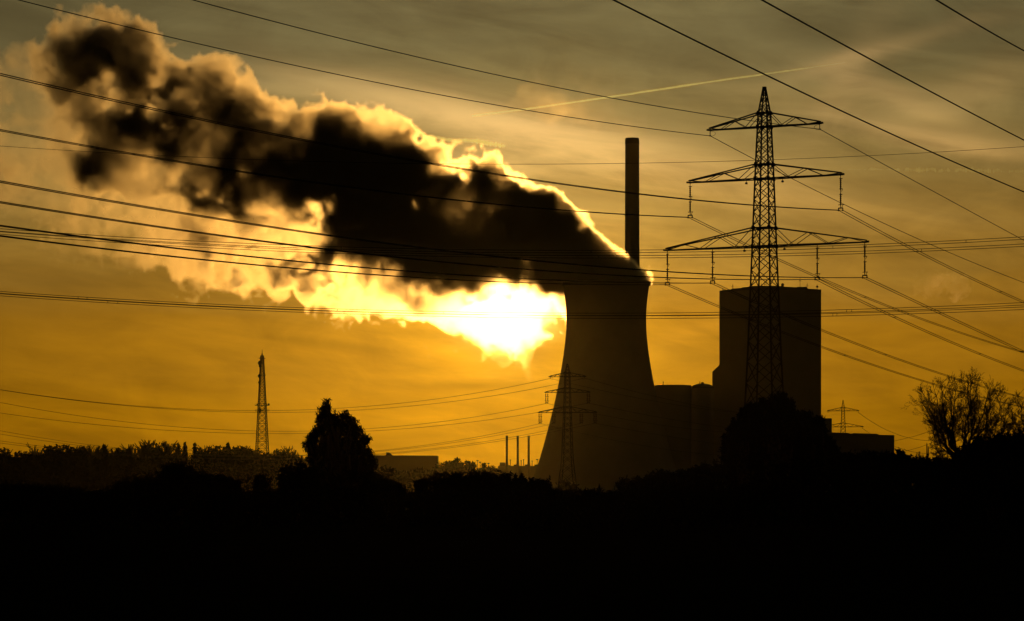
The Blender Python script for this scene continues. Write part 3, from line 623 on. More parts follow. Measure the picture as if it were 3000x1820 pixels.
sil = [  # name, label, Y, blobs, leaf px, n
 ('bush', 'ragged bush with arching twigs hugging the foot of the willow', 280, [(835, 1392, 14), (855, 1385, 16), (880, 1378, 20), (900, 1395, 26), (870, 1410, 30), (840, 1415, 24), (905, 1425, 34)], 7, 5500),
 ('bush', 'small shrub tuft alone between the willow and the tallest bush', 270, [(765, 1402, 12), (752, 1410, 10), (778, 1415, 16), (760, 1428, 20)], 6, 1800),
 ('hawthorn_bush', 'tallest spiky bush under the far treeline', 260, [(498, 1385, 22), (520, 1378, 20), (545, 1386, 22), (480, 1402, 22), (510, 1405, 34), (560, 1402, 24), (590, 1402, 18), (540, 1420, 34), (480, 1425, 30), (585, 1422, 26)], 6.5, 8000),
 ('bush', 'low shrub on the willow side of the tallest bush', 265, [(625, 1410, 14), (645, 1404, 14), (665, 1414, 16), (640, 1426, 26), (690, 1422, 18), (605, 1424, 20)], 6, 4000),
 ('bush', 'flat shrub on the open side of the tallest bush', 265, [(370, 1418, 14), (395, 1414, 12), (430, 1414, 14), (410, 1428, 24), (355, 1428, 20), (450, 1424, 18)], 6, 3600),
 ('bush', 'rounded mound bush whose crest faces the cooling tower foot', 240, [(1235, 1425, 20), (1265, 1414, 20), (1300, 1408, 22), (1340, 1408, 26), (1385, 1408, 28), (1430, 1408, 28), (1475, 1412, 26), (1520, 1418, 24), (1560, 1424, 18), (1585, 1430, 12), (1300, 1432, 34), (1380, 1436, 40), (1460, 1436, 38), (1530, 1438, 28)], 6.5, 15000),
 ('sapling_bush', 'tiny upright shrub at the end of the mound bush', 240, [(1590, 1418, 9), (1600, 1424, 12), (1585, 1430, 12), (1608, 1434, 10)], 5.5, 1500),
 ('bush', 'sloping bush running down from the willow', 285, [(1110, 1408, 18), (1130, 1418, 18), (1150, 1428, 16), (1100, 1425, 30), (1168, 1436, 12)], 6.5, 3600),
 ('bush', 'dim twiggy shrub where the cooling tower meets the dark ground', 420, [(1815, 1424, 12), (1832, 1416, 13), (1855, 1420, 14), (1870, 1414, 14), (1890, 1420, 18), (1840, 1432, 22), (1880, 1434, 22)], 5.5, 3400),
 ('bush', 'dim bushy clump under the silos', 400, [(1905, 1404, 18), (1935, 1396, 18), (1960, 1402, 20), (1925, 1420, 28), (1975, 1415, 26), (1950, 1432, 34)], 6, 5000),
 ('bush', 'dark thicket below the domed silo', 390, [(2000, 1398, 20), (2035, 1388, 22), (2065, 1380, 22), (2100, 1384, 24), (2020, 1415, 34), (2070, 1410, 38), (2120, 1405, 34), (2050, 1435, 40)], 6.5, 8000),
 ('dense_tree', 'broad dark tree covering the tall pylon foot on its chimney side', 380, [(2160, 1260, 26), (2150, 1290, 30), (2185, 1225, 24), (2200, 1200, 20), (2190, 1260, 40), (2215, 1230, 34), (2140, 1330, 36), (2180, 1320, 50), (2225, 1300, 50), (2150, 1380, 50), (2210, 1370, 60)], 9, 15000),
 ('dense_tree', 'tallest dark tree directly in front of the tall pylon', 375, [(2240, 1190, 18), (2262, 1185, 20), (2290, 1172, 17), (2310, 1190, 18), (2270, 1215, 34), (2305, 1225, 30), (2325, 1222, 20), (2250, 1250, 40), (2300, 1265, 44), (2335, 1260, 30), (2260, 1310, 50), (2320, 1320, 50), (2280, 1370, 60)], 9, 17000),
 ('dense_tree', 'lower dark tree standing against the boiler house corner', 385, [(2358, 1225, 14), (2370, 1235, 16), (2395, 1240, 17), (2360, 1260, 30), (2400, 1270, 26), (2420, 1300, 26), (2370, 1310, 44), (2420, 1340, 44), (2380, 1370, 56)], 9, 12000),
 ('hedge', 'dark overgrown hedge across the front of the machine hall', 390, [(2440, 1355, 26), (2480, 1350, 24), (2520, 1352, 26), (2560, 1350, 26), (2600, 1350, 26), (2460, 1385, 40), (2520, 1388, 44), (2580, 1388, 44), (2500, 1420, 46), (2580, 1420, 46)], 8, 11000),
 ('bush', 'small pointed shrub at the corner of the machine hall', 380, [(2638, 1333, 11), (2632, 1345, 14), (2650, 1345, 14), (2640, 1365, 26), (2665, 1362, 18)], 6, 3600),
 ('hedge', 'low spiky hedge between the machine hall and the bare tree', 380, [(2670, 1360, 16), (2695, 1356, 14), (2720, 1356, 14), (2745, 1352, 16), (2765, 1366, 18), (2790, 1368, 22), (2690, 1385, 34), (2740, 1388, 38), (2790, 1392, 38), (2740, 1420, 44)], 6.5, 10000),
 ('hedge', 'black thicket swallowing the lower trunk of the bare tree', 300, [(2820, 1345, 34), (2860, 1325, 40), (2900, 1325, 44), (2940, 1320, 46), (2985, 1310, 48), (2850, 1375, 50), (2920, 1370, 60), (2990, 1370, 60), (2860, 1420, 50), (2950, 1420, 60)], 9, 18000),
 ('bush', 'faint reddish bush around the foot of the slender pylon', 1120, [(1645, 1430, 12), (1662, 1425, 13), (1680, 1430, 12), (1660, 1437, 14)], 4, 1500),
 ('round_tree', 'lone round hazy tree just past the willow crown', 1300, [(1128, 1392, 18), (1140, 1388, 16), (1133, 1402, 24), (1120, 1415, 20), (1148, 1412, 20), (1135, 1425, 26)], 5, 5000)]
for i, (nm, lb, Yv, bl, lp, n_) in enumerate(sil):
    silhouette_plant(nm, 'tree' if 'tree' in nm else ('hedge' if nm == 'hedge' else 'bush'), lb, 'dark bushes along the field edge' if 'bush' in nm else None, float(Yv), bl, lp, n_, seed=20+i, twigs=20+n_//120)

# low tangled growth between the bushes: nobody could count it
rng = np.random.default_rng(5)
P = []
for Yv, n_ in ((230, 30000), (350, 60000)):
    px = rng.uniform(-100, 3100, n_)
    edge = 1437-6*np.sin(px*.013+1)-4*np.sin(px*.041)-3*np.sin(px*.11+Yv)-np.where(px > 1780, np.clip((px-1780)/45, 0, 22), 0)-np.where(px > 2140, np.clip((px-2140)/6, 0, 42), 0)-np.where(px < 260, 6*np.exp(-((px-100)/90)**2)+2, 0)
    top = (CZ+(HOR-edge)*Yv/F)
    zz = top*(rng.uniform(0, 1, n_)**.55)*(1+.05*rng.normal(size=n_)); yy = Yv+rng.uniform(-9, 9, n_)
    P.append(np.stack([(px-1500)*Yv/F, yy, zz], 1))
P = np.concatenate(P)
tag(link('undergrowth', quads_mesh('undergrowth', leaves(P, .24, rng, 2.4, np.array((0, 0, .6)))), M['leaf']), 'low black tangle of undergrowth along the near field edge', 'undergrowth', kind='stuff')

# bare trees
def branch(mb, p, d, L, r, depth, rng, nodes, spread=.5, lift=.12):
    n = 3 if depth > 1 else 2
    q = p
    for i in range(n):
        d = (d+Vector(rng.normal(size=3))*.13+Vector((0, 0, lift*.4))).normalized(); q2 = q+d*L/n
        mb.bar(q, q2, r*(1-.22*i), r*(1-.22*(i+1)), 5 if depth > 2 else 3, cap=False)
        q = q2
        if depth > 0:
            for _ in range(2 if depth > 1 else 3):
                if rng.random() < .85:
                    a = Vector(rng.normal(size=3)); a -= d*a.dot(d); a.normalize(); nd = (d+a*rng.uniform(.45, 1.05)*(spread/.5)+Vector((0, 0, lift))).normalized()
                    branch(mb, q, nd, L*rng.uniform(.42, .66), max(r*.48, .013), depth-1, rng, nodes, spread, lift)
def bare_tree(px, py, Y, leaders, label, seed, r0=.5, depth=3):
    rng = np.random.default_rng(seed); k = Y/F; base = Vector(((px-1500)*k, Y, 0))
    o = empty('bare_tree', base, label, 'tree', 'bare branched trees'); t = MB(); c = MB()
    zf = zat(py, Y); t.bar((0, 0, -.1), (0, 0, zf), r0, r0*.8, 8)
    for lx, ly, spread in leaders:
        tip = Vector(((lx-px)*k, rng.uniform(-2, 2), zat(ly, Y))); p = Vector((0, 0, zf*rng.uniform(.8, 1.0))); D = tip-p; L = D.length
        q = p; nseg = 7; rr = r0*.45
        side = Vector((D.z, 0, -D.x)).normalized()*(1 if D.x < 0 else -1)
        for i in range(nseg):
            f = (i+1)/nseg; q2 = p+D*f+side*(-.05*L*math.sin(math.pi*f))+Vector(rng.normal(size=3))*.02*L
            if i == nseg-1: q2 = tip
            t.bar(q, q2, rr*(1-.8*i/nseg), rr*(1-.8*(i+1)/nseg), 6, cap=False)
            dd = (q2-q).normalized()
            if i > 1:
                for _ in range(2):
                    a = Vector(rng.normal(size=3)); a -= dd*a.dot(dd); a.normalize()
                    branch(c, q2, (dd+a*rng.uniform(.5, 1.0)*spread).normalized(), L*rng.uniform(.14, .26)*(1.2-.55*f), rr*(1-.75*f)*.5+.012, depth, rng, None, .5, .12)
            q = q2
        branch(c, tip, D.normalized(), L*.13, .04, 2, rng, None)
    t.build('trunk', M['bark'], o); c.build('crown', M['bark'], o); return o
bare_tree(2812, 1342, 360.0, [(2708, 1168, 1.0), (2716, 1195, 1.0), (2742, 1160, 1.0), (2764, 1150, 1.0), (2790, 1165, .9), (2805, 1148, .9), (2828, 1140, .9), (2846, 1135, 1.0), (2868, 1138, 1.0), (2890, 1150, 1.0), (2912, 1170, 1.1), (2740, 1230, 1.0), (2765, 1210, 1.0), (2748, 1265, 1.1), (2733, 1290, 1.1), (2738, 1315, 1.1), (2790, 1220, 1.1), (2850, 1210, 1.1), (2880, 1215, 1.1), (2935, 1195, .9), (2820, 1215, 1.2)],
          'big bare tree with a fan of twiggy limbs beside the low hedge', 11, .36)
bare_tree(2905, 1335, 350.0, [(2945, 1200, .8), (2915, 1240, 1.0), (2965, 1235, 1.0), (2890, 1260, 1.0), (2935, 1265, 1.0), (2985, 1265, .9)], 'smaller bare tree filling the gap behind the big one', 12, .3)
bare_tree(3050, 1330, 345.0, [(2990, 1190, .8), (3010, 1200, .8), (2975, 1240, .9), (3040, 1180, .8), (2965, 1262, .8), (3000, 1270, .9)], 'bare tree cut by the picture edge, only its outer twigs showing', 13, .36)

# far treeline: a few kinds, copied
def proto_tree(kind, seed):
    """unit-height tree meshes (crown, trunk)"""
    rng = np.random.default_rng(seed)
    c = None; t = MB()
    if kind == 'round':
        bl = [(rng.uniform(-.24, .24), rng.uniform(-.2, .2), rng.uniform(.35, .82), rng.uniform(.12, .2)) for _ in range(11)]+[(0, 0, .3, .26), (-.15, 0, .22, .2), (.15, 0, .2, .2), (0, 0, .86, .12)]
        P = blob_points(bl, 2600, rng, .2); c = leaves(P, .05, rng, 1.6); limbs(t, (0, 0, 0), [(b_[0], b_[1], b_[2]) for b_ in bl[:8]], .03)
    elif kind == 'pine':
        P = []
        for j in range(13):
            zz = .2+.79*j/12.5; rr = .21*(1-j/13.2)*rng.uniform(.65, 1.25)+.008; m = 40+int(rr*900)
            a = rng.uniform(0, 2*math.pi, m); q = rr*np.sqrt(rng.uniform(0, 1, m)); P.append(np.stack([q*np.cos(a)+rng.uniform(-.03, .03), q*np.sin(a), zz+rng.normal(size=m)*.014-.25*q], 1))
        P = np.concatenate(P); c = leaves(P, .045, rng, 1.6); t.bar((0, 0, 0), (0, 0, .97), .022, .005, 6)
        for j in range(14):
            a = rng.uniform(0, 6.28); zz = rng.uniform(.2, .9); t.bar((0, 0, zz), (math.cos(a)*.16, math.sin(a)*.16, zz+.03), .007, .003, 3)
    elif kind == 'poplar':
        bl = [(rng.uniform(-.06, .06), rng.uniform(-.06, .06), .15+.8*j/9, .13*(1-.5*j/9)) for j in range(10)]
        P = blob_points(bl, 1800, rng, .2); c = leaves(P, .045, rng, 1.8, np.array((0, 0, .8))); limbs(t, (0, 0, 0), [(b_[0], b_[1], b_[2]) for b_ in bl], .02)
    elif kind == 'bare':
        m = MB(); t.bar((0, 0, 0), (0, 0, .35), .022, .016, 6)
        for j in range(9):
            a = rng.uniform(0, 6.28); d = Vector((math.cos(a)*.45, math.sin(a)*.45, 1.0)).normalized()
            branch(m, Vector((0, 0, rng.uniform(.22, .42))), d, rng.uniform(.3, .42), .010, 2, rng, None, .45, .15)
        mm = m.mesh('crown'); co = np.zeros(len(mm.vertices)*3); mm.vertices.foreach_get('co', co); s_ = 1/co[2::3].max(); co[2::3] *= s_; mm.vertices.foreach_set('co', co); mm.materials.append(M['bark'])
        P = blob_points([(0, 0, .5, .2), (0, 0, .3, .2)], 300, rng, .1)
        return mm, t.mesh('trunk')
    me = quads_mesh('crown', c); me.materials.append(M['leaf']); return me, t.mesh('trunk')
PT = {}
for kd, sds in (('round', (1, 2, 3, 4)), ('pine', (5, 6)), ('poplar', (7,)), ('bare', (8, 9, 10))):
    for s in sds:
        cm, tm = proto_tree(kd, s); tm.materials.append(M['bark']); PT.setdefault(kd, []).append((cm, tm))
NAMES = dict(round='leafy_tree', pine='pine_tree', poplar='poplar_tree', bare='leafless_tree')
def far_tree(kind, px, top, Y, label, group, wide=1.0, seed=0):
    rng = random.Random(seed*31+int(px)); hgt = zat(top, Y); cm, tm = rng.choice(PT[kind])
    o = empty(NAMES[kind], ((px-1500)*Y/F, Y, 0), label, 'tree', group, rng.uniform(0, 6.28)); o.scale = (hgt*wide, hgt*wide, hgt)
    link('crown', cm, None, o); link('trunk', tm, None, o); return o
TL = 'trees of the far treeline'
line = [('round', -10, 1306, 1.1), ('round', 12, 1308, 1.1), ('bare', 34, 1314, 1.0), ('round', 58, 1316, 1.2), ('bare', 89, 1296, .9), ('round', 108, 1317, 1.1), ('round', 142, 1300, 1.0), ('round', 165, 1298, 1.1), ('round', 188, 1298, 1.2), ('round', 205, 1306, 1.0),
        ('round', 229, 1302, 1.1), ('bare', 252, 1305, 1.0), ('bare', 272, 1303, 1.0), ('bare', 292, 1303, 1.0), ('pine', 305, 1301, 1.2), ('bare', 325, 1302, 1.1), ('round', 345, 1307, 1.0), ('bare', 365, 1302, 1.0), ('bare', 382, 1299, 1.0), ('bare', 402, 1297, 1.1), ('bare', 430, 1286, 1.1),
        ('bare', 448, 1292, 1.0), ('round', 465, 1293, .9), ('bare', 482, 1290, 1.1), ('bare', 500, 1297, 1.0), ('pine', 522, 1299, .9), ('pine', 541, 1295, .9), ('pine', 573, 1298, 1.0), ('round', 585, 1306, .7), ('bare', 604, 1303, 1.0), ('round', 628, 1301, 1.1), ('round', 652, 1300, 1.2), ('pine', 668, 1296, 1.0),
        ('round', 690, 1304, 1.1), ('round', 706, 1302, 1.0), ('round', 722, 1306, 1.0), ('bare', 735, 1304, 1.0), ('round', 758, 1311, 1.1), ('round', 785, 1322, 1.1), ('round', 812, 1310, .8), ('bare', 822, 1305, .9), ('round', 836, 1316, .9), ('bare', 849, 1315, .8), ('round', 864, 1316, .8), ('bare', 885, 1332, .9), ('round', 900, 1335, 1.0)]
adj = {'round': ['dense', 'bushy', 'broad', 'rounded', 'dark'], 'pine': ['dark', 'narrow', 'tiered', 'ragged'], 'bare': ['wispy', 'twiggy', 'thin', 'feathery', 'open']}
where = lambda px: 'at the dark end of the treeline' if px < 130 else 'in the dense rise of the treeline' if px < 260 else 'in the thin dip of the treeline' if px < 380 else 'on the high crest of the treeline' if px < 500 else 'in the gappy stretch of the treeline' if px < 610 else 'on the full shoulder beside the radio mast' if px < 760 else 'past the radio mast' if px < 870 else 'just behind the willow'
cnt = {}
ORD = ['first', 'second', 'third', 'fourth', 'fifth', 'sixth', 'seventh', 'eighth']
for i, (kd, px, tp, wd) in enumerate(line):
    wh_ = where(px); cnt[(kd, wh_)] = cnt.get((kd, wh_), 0)+1
    lb = '%s %s, %s of its kind %s' % (adj[kd][i % len(adj[kd])], {'round': 'leafy tree', 'pine': 'pine', 'bare': 'leafless tree'}[kd], ORD[cnt[(kd, wh_)]-1], wh_)
    far_tree(kd, px, tp, 1500.0+px*.55+(i % 3)*12, lb, TL, wd*.95, i)
# wooded slope under them
P = []; n_ = 42000; px = rng.uniform(-60, 960, n_); Yv = 1470+px*.55
top = CZ+(HOR-(1345+np.where(px > 520, 4, 0)+6*np.sin(px*.05)+4*np.sin(px*.13+1)))*Yv/F
P = np.stack([(px-1500)*Yv/F, Yv+rng.uniform(-6, 22, n_), top*rng.uniform(0, 1, n_)**.7], 1)
tag(link('thicket', quads_mesh('thicket', leaves(P, 2.6, rng, 1.6)), M['leaf']), 'hazy brown mass of thicket under the far treeline', 'thicket', kind='stuff')
HT = 'hazy trees between warehouse and factory'
for i, (kd, px, tp, wd) in enumerate([('round', 1291, 1350, 1.2), ('poplar', 1302, 1352, 1.2), ('round', 1318, 1346, 1.2), ('round', 1338, 1343, 1.1), ('poplar', 1345, 1342, 1.3), ('round', 1358, 1352, 1.1), ('poplar', 1370, 1350, 1.4), ('poplar', 1384, 1353, 1.0), ('round', 1376, 1362, 1.2), ('poplar', 1412, 1357, 1.2), ('round', 1402, 1368, 1.3), ('round', 1422, 1366, 1.2), ('round', 1440, 1362, 1.2), ('round', 1450, 1366, 1.1)]):
    far_tree(kd, px, tp, 2350.0+(i % 4)*40, 'hazy %s, %s from the warehouse towards the factory' % ({'round': 'rounded tree', 'poplar': 'slim pointed tree'}[kd], (ORD+['ninth', 'tenth', 'eleventh', 'twelfth', 'thirteenth', 'fourteenth'])[i]), HT, wd, 50+i)
px = rng.uniform(960, 1640, 45000); Yv = 2300.0
P = np.stack([(px-1500)*Yv/F, Yv+rng.uniform(-10, 60, len(px)), (CZ+(HOR-(1384+5*np.sin(px*.06)))*Yv/F)*rng.uniform(0, 1, len(px))**.8], 1)
P = P[(px < 1455)]
tag(link('shrubbery', quads_mesh('shrubbery', leaves(P, 4.0, rng, 1.5)), M['leaf']), 'hazy shrubbery filling the gap below the warehouse and small trees', 'shrubbery', kind='stuff')

# ------------------------------------------------------------------ steam, clouds and contrails as real volumes
def spline(n, m):
    """n x m cubic B-spline upsampling matrix"""
    t = np.linspace(1, m-3.001, n); i = t.astype(int); f = t-i; Wm = np.zeros((n, m), np.float32)
    for o_, c in ((-1, (1-f)**3/6), (0, (3*f**3-6*f**2+4)/6), (1, (-3*f**3+3*f**2+3*f+1)/6), (2, f**3/6)): Wm[np.arange(n), i+o_] += c
    return Wm
def noise3(shape, size, cell, rng):
    """smooth noise about -1..1 ; cell in metres (x, y, z)"""
    ms = [max(5, int(size[a]/cell[a])+4) for a in range(3)]; G = rng.uniform(-1, 1, ms).astype(np.float32)
    for a in range(3): G = np.moveaxis(np.tensordot(spline(shape[a], ms[a]), G, axes=(1, a)), 0, a)
    return G*2.2
def upsample(C, shape):
    for a in range(3):
        t = np.linspace(0, C.shape[a]-1, shape[a]); i = np.minimum(t.astype(int), C.shape[a]-2); f = (t-i).astype(np.float32)
        sh = [1, 1, 1]; sh[a] = -1; f = f.reshape(sh); C = np.take(C, i, a)*(1-f)+np.take(C, i+1, a)*f
    return C

def volmat(name, g, color=(1, 1, 1), dens=1.0, absorb=0.0):
    m = bpy.data.materials.new(name); m.use_nodes = True; m.node_tree.nodes.clear(); t = NT(m.node_tree)
    p = t.n('ShaderNodeVolumePrincipled'); p.inputs['Color'].default_value = (*color, 1); p.inputs['Anisotropy'].default_value = g; p.inputs['Density'].default_value = dens
    o = t.n('ShaderNodeOutputMaterial'); m.node_tree.links.new(p.outputs[0], o.inputs['Volume']); return m

def volume_object(name, D, lo, hi, material, label, cat, group=None):
    """D: density per voxel (x, y, z order). The mesh carries the values; geometry nodes turn them into a volume grid."""
    nx, ny, nz = D.shape; n = D.size
    me = bpy.data.meshes.new(name); me.vertices.add(n)
    cx = [lo[a]+(hi[a]-lo[a])*np.arange(D.shape[a])/(D.shape[a]-1) for a in range(3)]
    co = np.empty((nx, ny, nz, 3), np.float32); co[..., 0] = cx[0][:, None, None]; co[..., 1] = cx[1][None, :, None]; co[..., 2] = cx[2][None, None, :]
    me.vertices.foreach_set('co', co.ravel()); del co
    at_ = me.attributes.new('thick', 'FLOAT', 'POINT'); at_.data.foreach_set('value', D.astype(np.float32).ravel())
    o = bpy.data.objects.new(name, me); col.objects.link(o); me.materials.append(material)
    ng = bpy.data.node_groups.new(name+'_grid', 'GeometryNodeTree')
    ng.interface.new_socket('Geometry', in_out='INPUT', socket_type='NodeSocketGeometry'); ng.interface.new_socket('Geometry', in_out='OUTPUT', socket_type='NodeSocketGeometry')
    t = NT(ng); gi = t.n('NodeGroupInput'); go = t.n('NodeGroupOutput'); vc = t.n('GeometryNodeVolumeCube')
    vc.inputs['Min'].default_value = lo; vc.inputs['Max'].default_value = hi
    for a, nm in enumerate(('Resolution X', 'Resolution Y', 'Resolution Z')): vc.inputs[nm].default_value = D.shape[a]
    vc.inputs['Background'].default_value = 0.0
    pos = t.n('GeometryNodeInputPosition'); sx = t.n('ShaderNodeSeparateXYZ'); ng.links.new(pos.outputs[0], sx.inputs[0]); ids = []
    for a in range(3):
        ids.append(t.m('ROUND', t.m('MULTIPLY', t.m('SUBTRACT', sx.outputs[a], float(lo[a])), (D.shape[a]-1)/float(hi[a]-lo[a]))))
    def im(op, a, b_):
        nd = t.n('FunctionNodeIntegerMath', operation=op); t.put(nd.inputs[0], a); t.put(nd.inputs[1], b_); return nd.outputs[0]
    def toint(a):
        nd = t.n('FunctionNodeFloatToInt'); t.put(nd.inputs[0], a); return nd.outputs[0]
    i0, i1, i2 = map(toint, ids)
    idx = im('ADD', im('MULTIPLY', im('ADD', im('MULTIPLY', i0, ny), i1), nz), i2)
    si = t.n('GeometryNodeSampleIndex', data_type='FLOAT', domain='POINT'); si.clamp = True
    na = t.n('GeometryNodeInputNamedAttribute', data_type='FLOAT'); na.inputs['Name'].default_value = 'thick'
    ng.links.new(gi.outputs[0], si.inputs['Geometry']); ng.links.new(na.outputs['Attribute'], si.inputs['Value']); t.put(si.inputs['Index'], idx)
    ng.links.new(si.outputs[0], vc.inputs['Density'])
    sm = t.n('GeometryNodeSetMaterial'); sm.inputs['Material'].default_value = material
    ng.links.new(vc.outputs[0], sm.inputs['Geometry']); ng.links.new(sm.outputs[0], go.inputs[0])
    md = o.modifiers.new('grid', 'NODES'); md.node_group = ng
    return tag(o, label, cat, group)

def steam_density(lo, hi, vox, blobs, Y, seed, amp=1.0, hard=2.5, zoom=1.0, holes=(), mouth=None):
    """blobs: (px, py, r px, density, raggedness). Smooth union of spheres, then pushed about by billowing noise."""
    rng = np.random.default_rng(seed); size = [hi[a]-lo[a] for a in range(3)]; shape = [int(size[a]/vox)+1 for a in range(3)]; k = Y/F
    cs = [max(8, s//4) for s in shape]; g = [np.linspace(lo[a], hi[a], cs[a]).astype(np.float32) for a in range(3)]
    Xg, Yg, Zg = np.meshgrid(*g, indexing='ij'); acc = np.zeros(cs, np.float32); wd = np.zeros(cs, np.float32); wr = np.zeros(cs, np.float32); ws = np.zeros(cs, np.float32)
    kk = 5.0*zoom
    for px, py, r, den, rag in blobs:
        x = (px-1500)*k; z = zat(py, Y); rr = r*k; yy = Y+rng.uniform(-.35, .35)*rr
        if r < 70: yy = Y+rng.uniform(-.25, .25)*60*k
        sd = rr-np.sqrt((Xg-x)**2+((Yg-yy)*.85)**2+(Zg-z)**2)      # positive inside
        e = np.exp(np.clip(sd/kk, -30, 14)); acc += e
        w_ = np.exp(np.clip(sd/(kk*.9), -30, 9)); ws += w_; wd += w_*den; wr += w_*rag
    S = np.log(acc+1e-12)*kk; S = upsample(np.clip(S, -40, 60).astype(np.float32), shape); Dn = upsample((wd/(ws+1e-9)).astype(np.float32), shape); Rg = upsample((wr/(ws+1e-9)).astype(np.float32), shape)
    n = np.zeros(shape, np.float32)
    for cell, a in ((34, 10.0), (17, 12.0), (9, 9.5), (5, 6.2), (2.8, 2.8)):
        q = noise3(shape, size, [cell*zoom]*3, rng); n += a*zoom*(.50-np.abs(q)*1.30)          # billows: round outside, creased inside
    big = noise3(shape, size, [26*zoom, 26*zoom, 22*zoom], rng)+.6*noise3(shape, size, [11*zoom]*3, rng)+.35*noise3(shape, size, [5*zoom]*3, rng)
    S = S+n*amp*Rg
    e = np.clip(S/(hard*(1+1.2*np.clip(Rg-1, 0, 2))), 0, 1); e = e*e*(3-2*e)
    tex = np.exp(np.clip(big, -1.6, 1.4)*(.70+1.9*np.clip(Rg-.85, 0, .6)))
    D = e*Dn*tex
    Xh = np.linspace(lo[0], hi[0], shape[0])[:, None]; Zh = np.linspace(lo[2], hi[2], shape[2])[None, :]
    for hx, hy, hr, hk in holes:
        X0 = (hx-1500)*k; i0, i1 = [int(np.clip((X0+s*hr*k*3.2-lo[0])/size[0]*shape[0], 1, shape[0]-2)) for s in (-1, 1)]
        q = (((Xh[i0:i1]-X0)**2+(Zh-zat(hy, Y))**2)/(hr*k)**2)[:, None, :]*np.exp(1.6*np.clip(big[i0:i1], -1.5, 1.5))/2.6; D[i0:i1] *= 1-np.clip(hk*(1.0-.9*big[i0:i1]), 0, .98)*np.exp(-q)
    if mouth is not None:            # nothing outside the shell below the rim, nothing beyond the leaning upper edge
        mx, mz, mr = mouth; Yh = np.linspace(lo[1], hi[1], shape[1])
        i0 = int((mx-mr*1.02-lo[0])/size[0]*shape[0]); j1 = int((mz-lo[2])/size[2]*shape[2])+1
        out = ((Xh[i0:, 0][:, None]-mx)**2+(Yh[None, :]-Y)**2) > (mr*.88)**2
        out = out & ((Yh[None, :] < Y) | (Xh[i0:, 0][:, None] > mx))
        D[i0:, :, :j1] *= ~out[:, :, None]
        i0 = int((mx-mr*1.9-lo[0])/size[0]*shape[0])
        lim = mx+mr*.99-(Zh-mz)*1.13; D[i0:] *= np.clip((lim[:, None, :]+1.0+n[i0:]*.55-Xh[i0:, None, :])/3.0, 0, 1)
    D[[0, -1]] = 0; D[:, [0, -1]] = 0; D[:, :, [0, -1]] = 0
    return D, shape
SYv = 2035.0
lo = ((-70-1500)*SYv/F, SYv-62.0, zat(1125, SYv)); hi = ((1915-1500)*SYv/F, SYv+62.0, zat(10, SYv))
dk = .30
core = [(600, 262, 56), (570, 312, 66), (625, 320, 66), (500, 355, 60), (430, 375, 56), (400, 435, 66), (300, 460, 62), (290, 200, 80), (350, 160, 60), (220, 130, 50), (700, 385, 66), (520, 440, 66), (1185, 458, 42), (1130, 460, 46), (1290, 590, 46), (1400, 558, 42), (1480, 602, 42), (1550, 640, 42), (1630, 690, 46), (1700, 745, 42), (1760, 785, 40), (1825, 818, 28), (1040, 430, 50), (960, 420, 50), (890, 430, 60), (800, 400, 55), (300, 140, 60), (370, 180, 55), (430, 560, 50), (720, 480, 70), (560, 470, 70), (1250, 745, 70), (1190, 740, 60), (1310, 790, 40), (1868, 838, 30), (1835, 835, 50), (1780, 835, 62), (1715, 835, 62), (1800, 812, 62), (1735, 795, 80), (1680, 810, 70), (1650, 750, 100), (1600, 790, 70), (1540, 700, 115), (1500, 780, 75), (1440, 690, 120), (1430, 780, 60), (1420, 580, 66), (1340, 640, 115), (1330, 760, 70), (1260, 620, 85), (1215, 700, 78), (1180, 505, 55),
        (1130, 590, 105), (1060, 570, 115), (1075, 470, 70), (1000, 480, 95), (950, 440, 65), (900, 540, 95), (850, 460, 92), (760, 440, 82), (690, 420, 75), (625, 350, 85), (585, 285, 66), (560, 380, 80), (480, 400, 60),
        (330, 200, 105), (260, 170, 82), (230, 240, 88), (380, 250, 62), (250, 320, 75), (320, 400, 70), (640, 490, 80), (740, 540, 75), (820, 560, 70), (1000, 640, 70), (1150, 710, 66), (1380, 745, 80), (1190, 640, 90)]
mid = [(560, 600, 56), (620, 655, 50), (850, 625, 56), (950, 690, 44), (780, 655, 50), (1060, 785, 34), (850, 700, 40), (250, 500, 60), (180, 430, 50), (760, 700, 40), (640, 720, 34), (560, 690, 34), (900, 800, 26), (450, 600, 50), (530, 540, 60), (380, 560, 46), (330, 440, 70), (230, 420, 60), (690, 600, 50), (900, 650, 46), (1180, 830, 26), (1065, 800, 30), (1050, 770, 26), (860, 680, 34), (700, 640, 34), (1290, 815, 34), (1340, 830, 30), (1500, 840, 40), (1560, 860, 30), (930, 700, 26), (980, 720, 26), (770, 610, 40), (560, 610, 40), (400, 500, 80), (300, 500, 70), (500, 470, 85), (620, 580, 60), (840, 690, 42), (1080, 810, 36), (480, 560, 60), (900, 640, 60), (1060, 740, 42), (620, 660, 40), (820, 760, 40), (1400, 850, 36), (1230, 800, 40)]
rim = [(228, 85, 55), (300, 95, 48), (345, 120, 50), (410, 160, 52), (445, 220, 48), (150, 190, 50), (600, 225, 52), (640, 265, 48), (520, 240, 48), (700, 345, 52), (770, 355, 46), (830, 370, 42), (900, 375, 46), (960, 392, 46), (1020, 400, 44), (1085, 392, 44), (1130, 400, 44), (1165, 430, 40), (1225, 470, 36), (1262, 512, 36), (1300, 566, 40),
       (1350, 540, 40), (1400, 518, 40), (1438, 514, 34), (1490, 575, 42), (1545, 600, 42), (1600, 618, 38), (1650, 650, 36), (1690, 690, 34), (1740, 722, 30), (1785, 758, 28), (1830, 795, 26), (1868, 815, 20)]
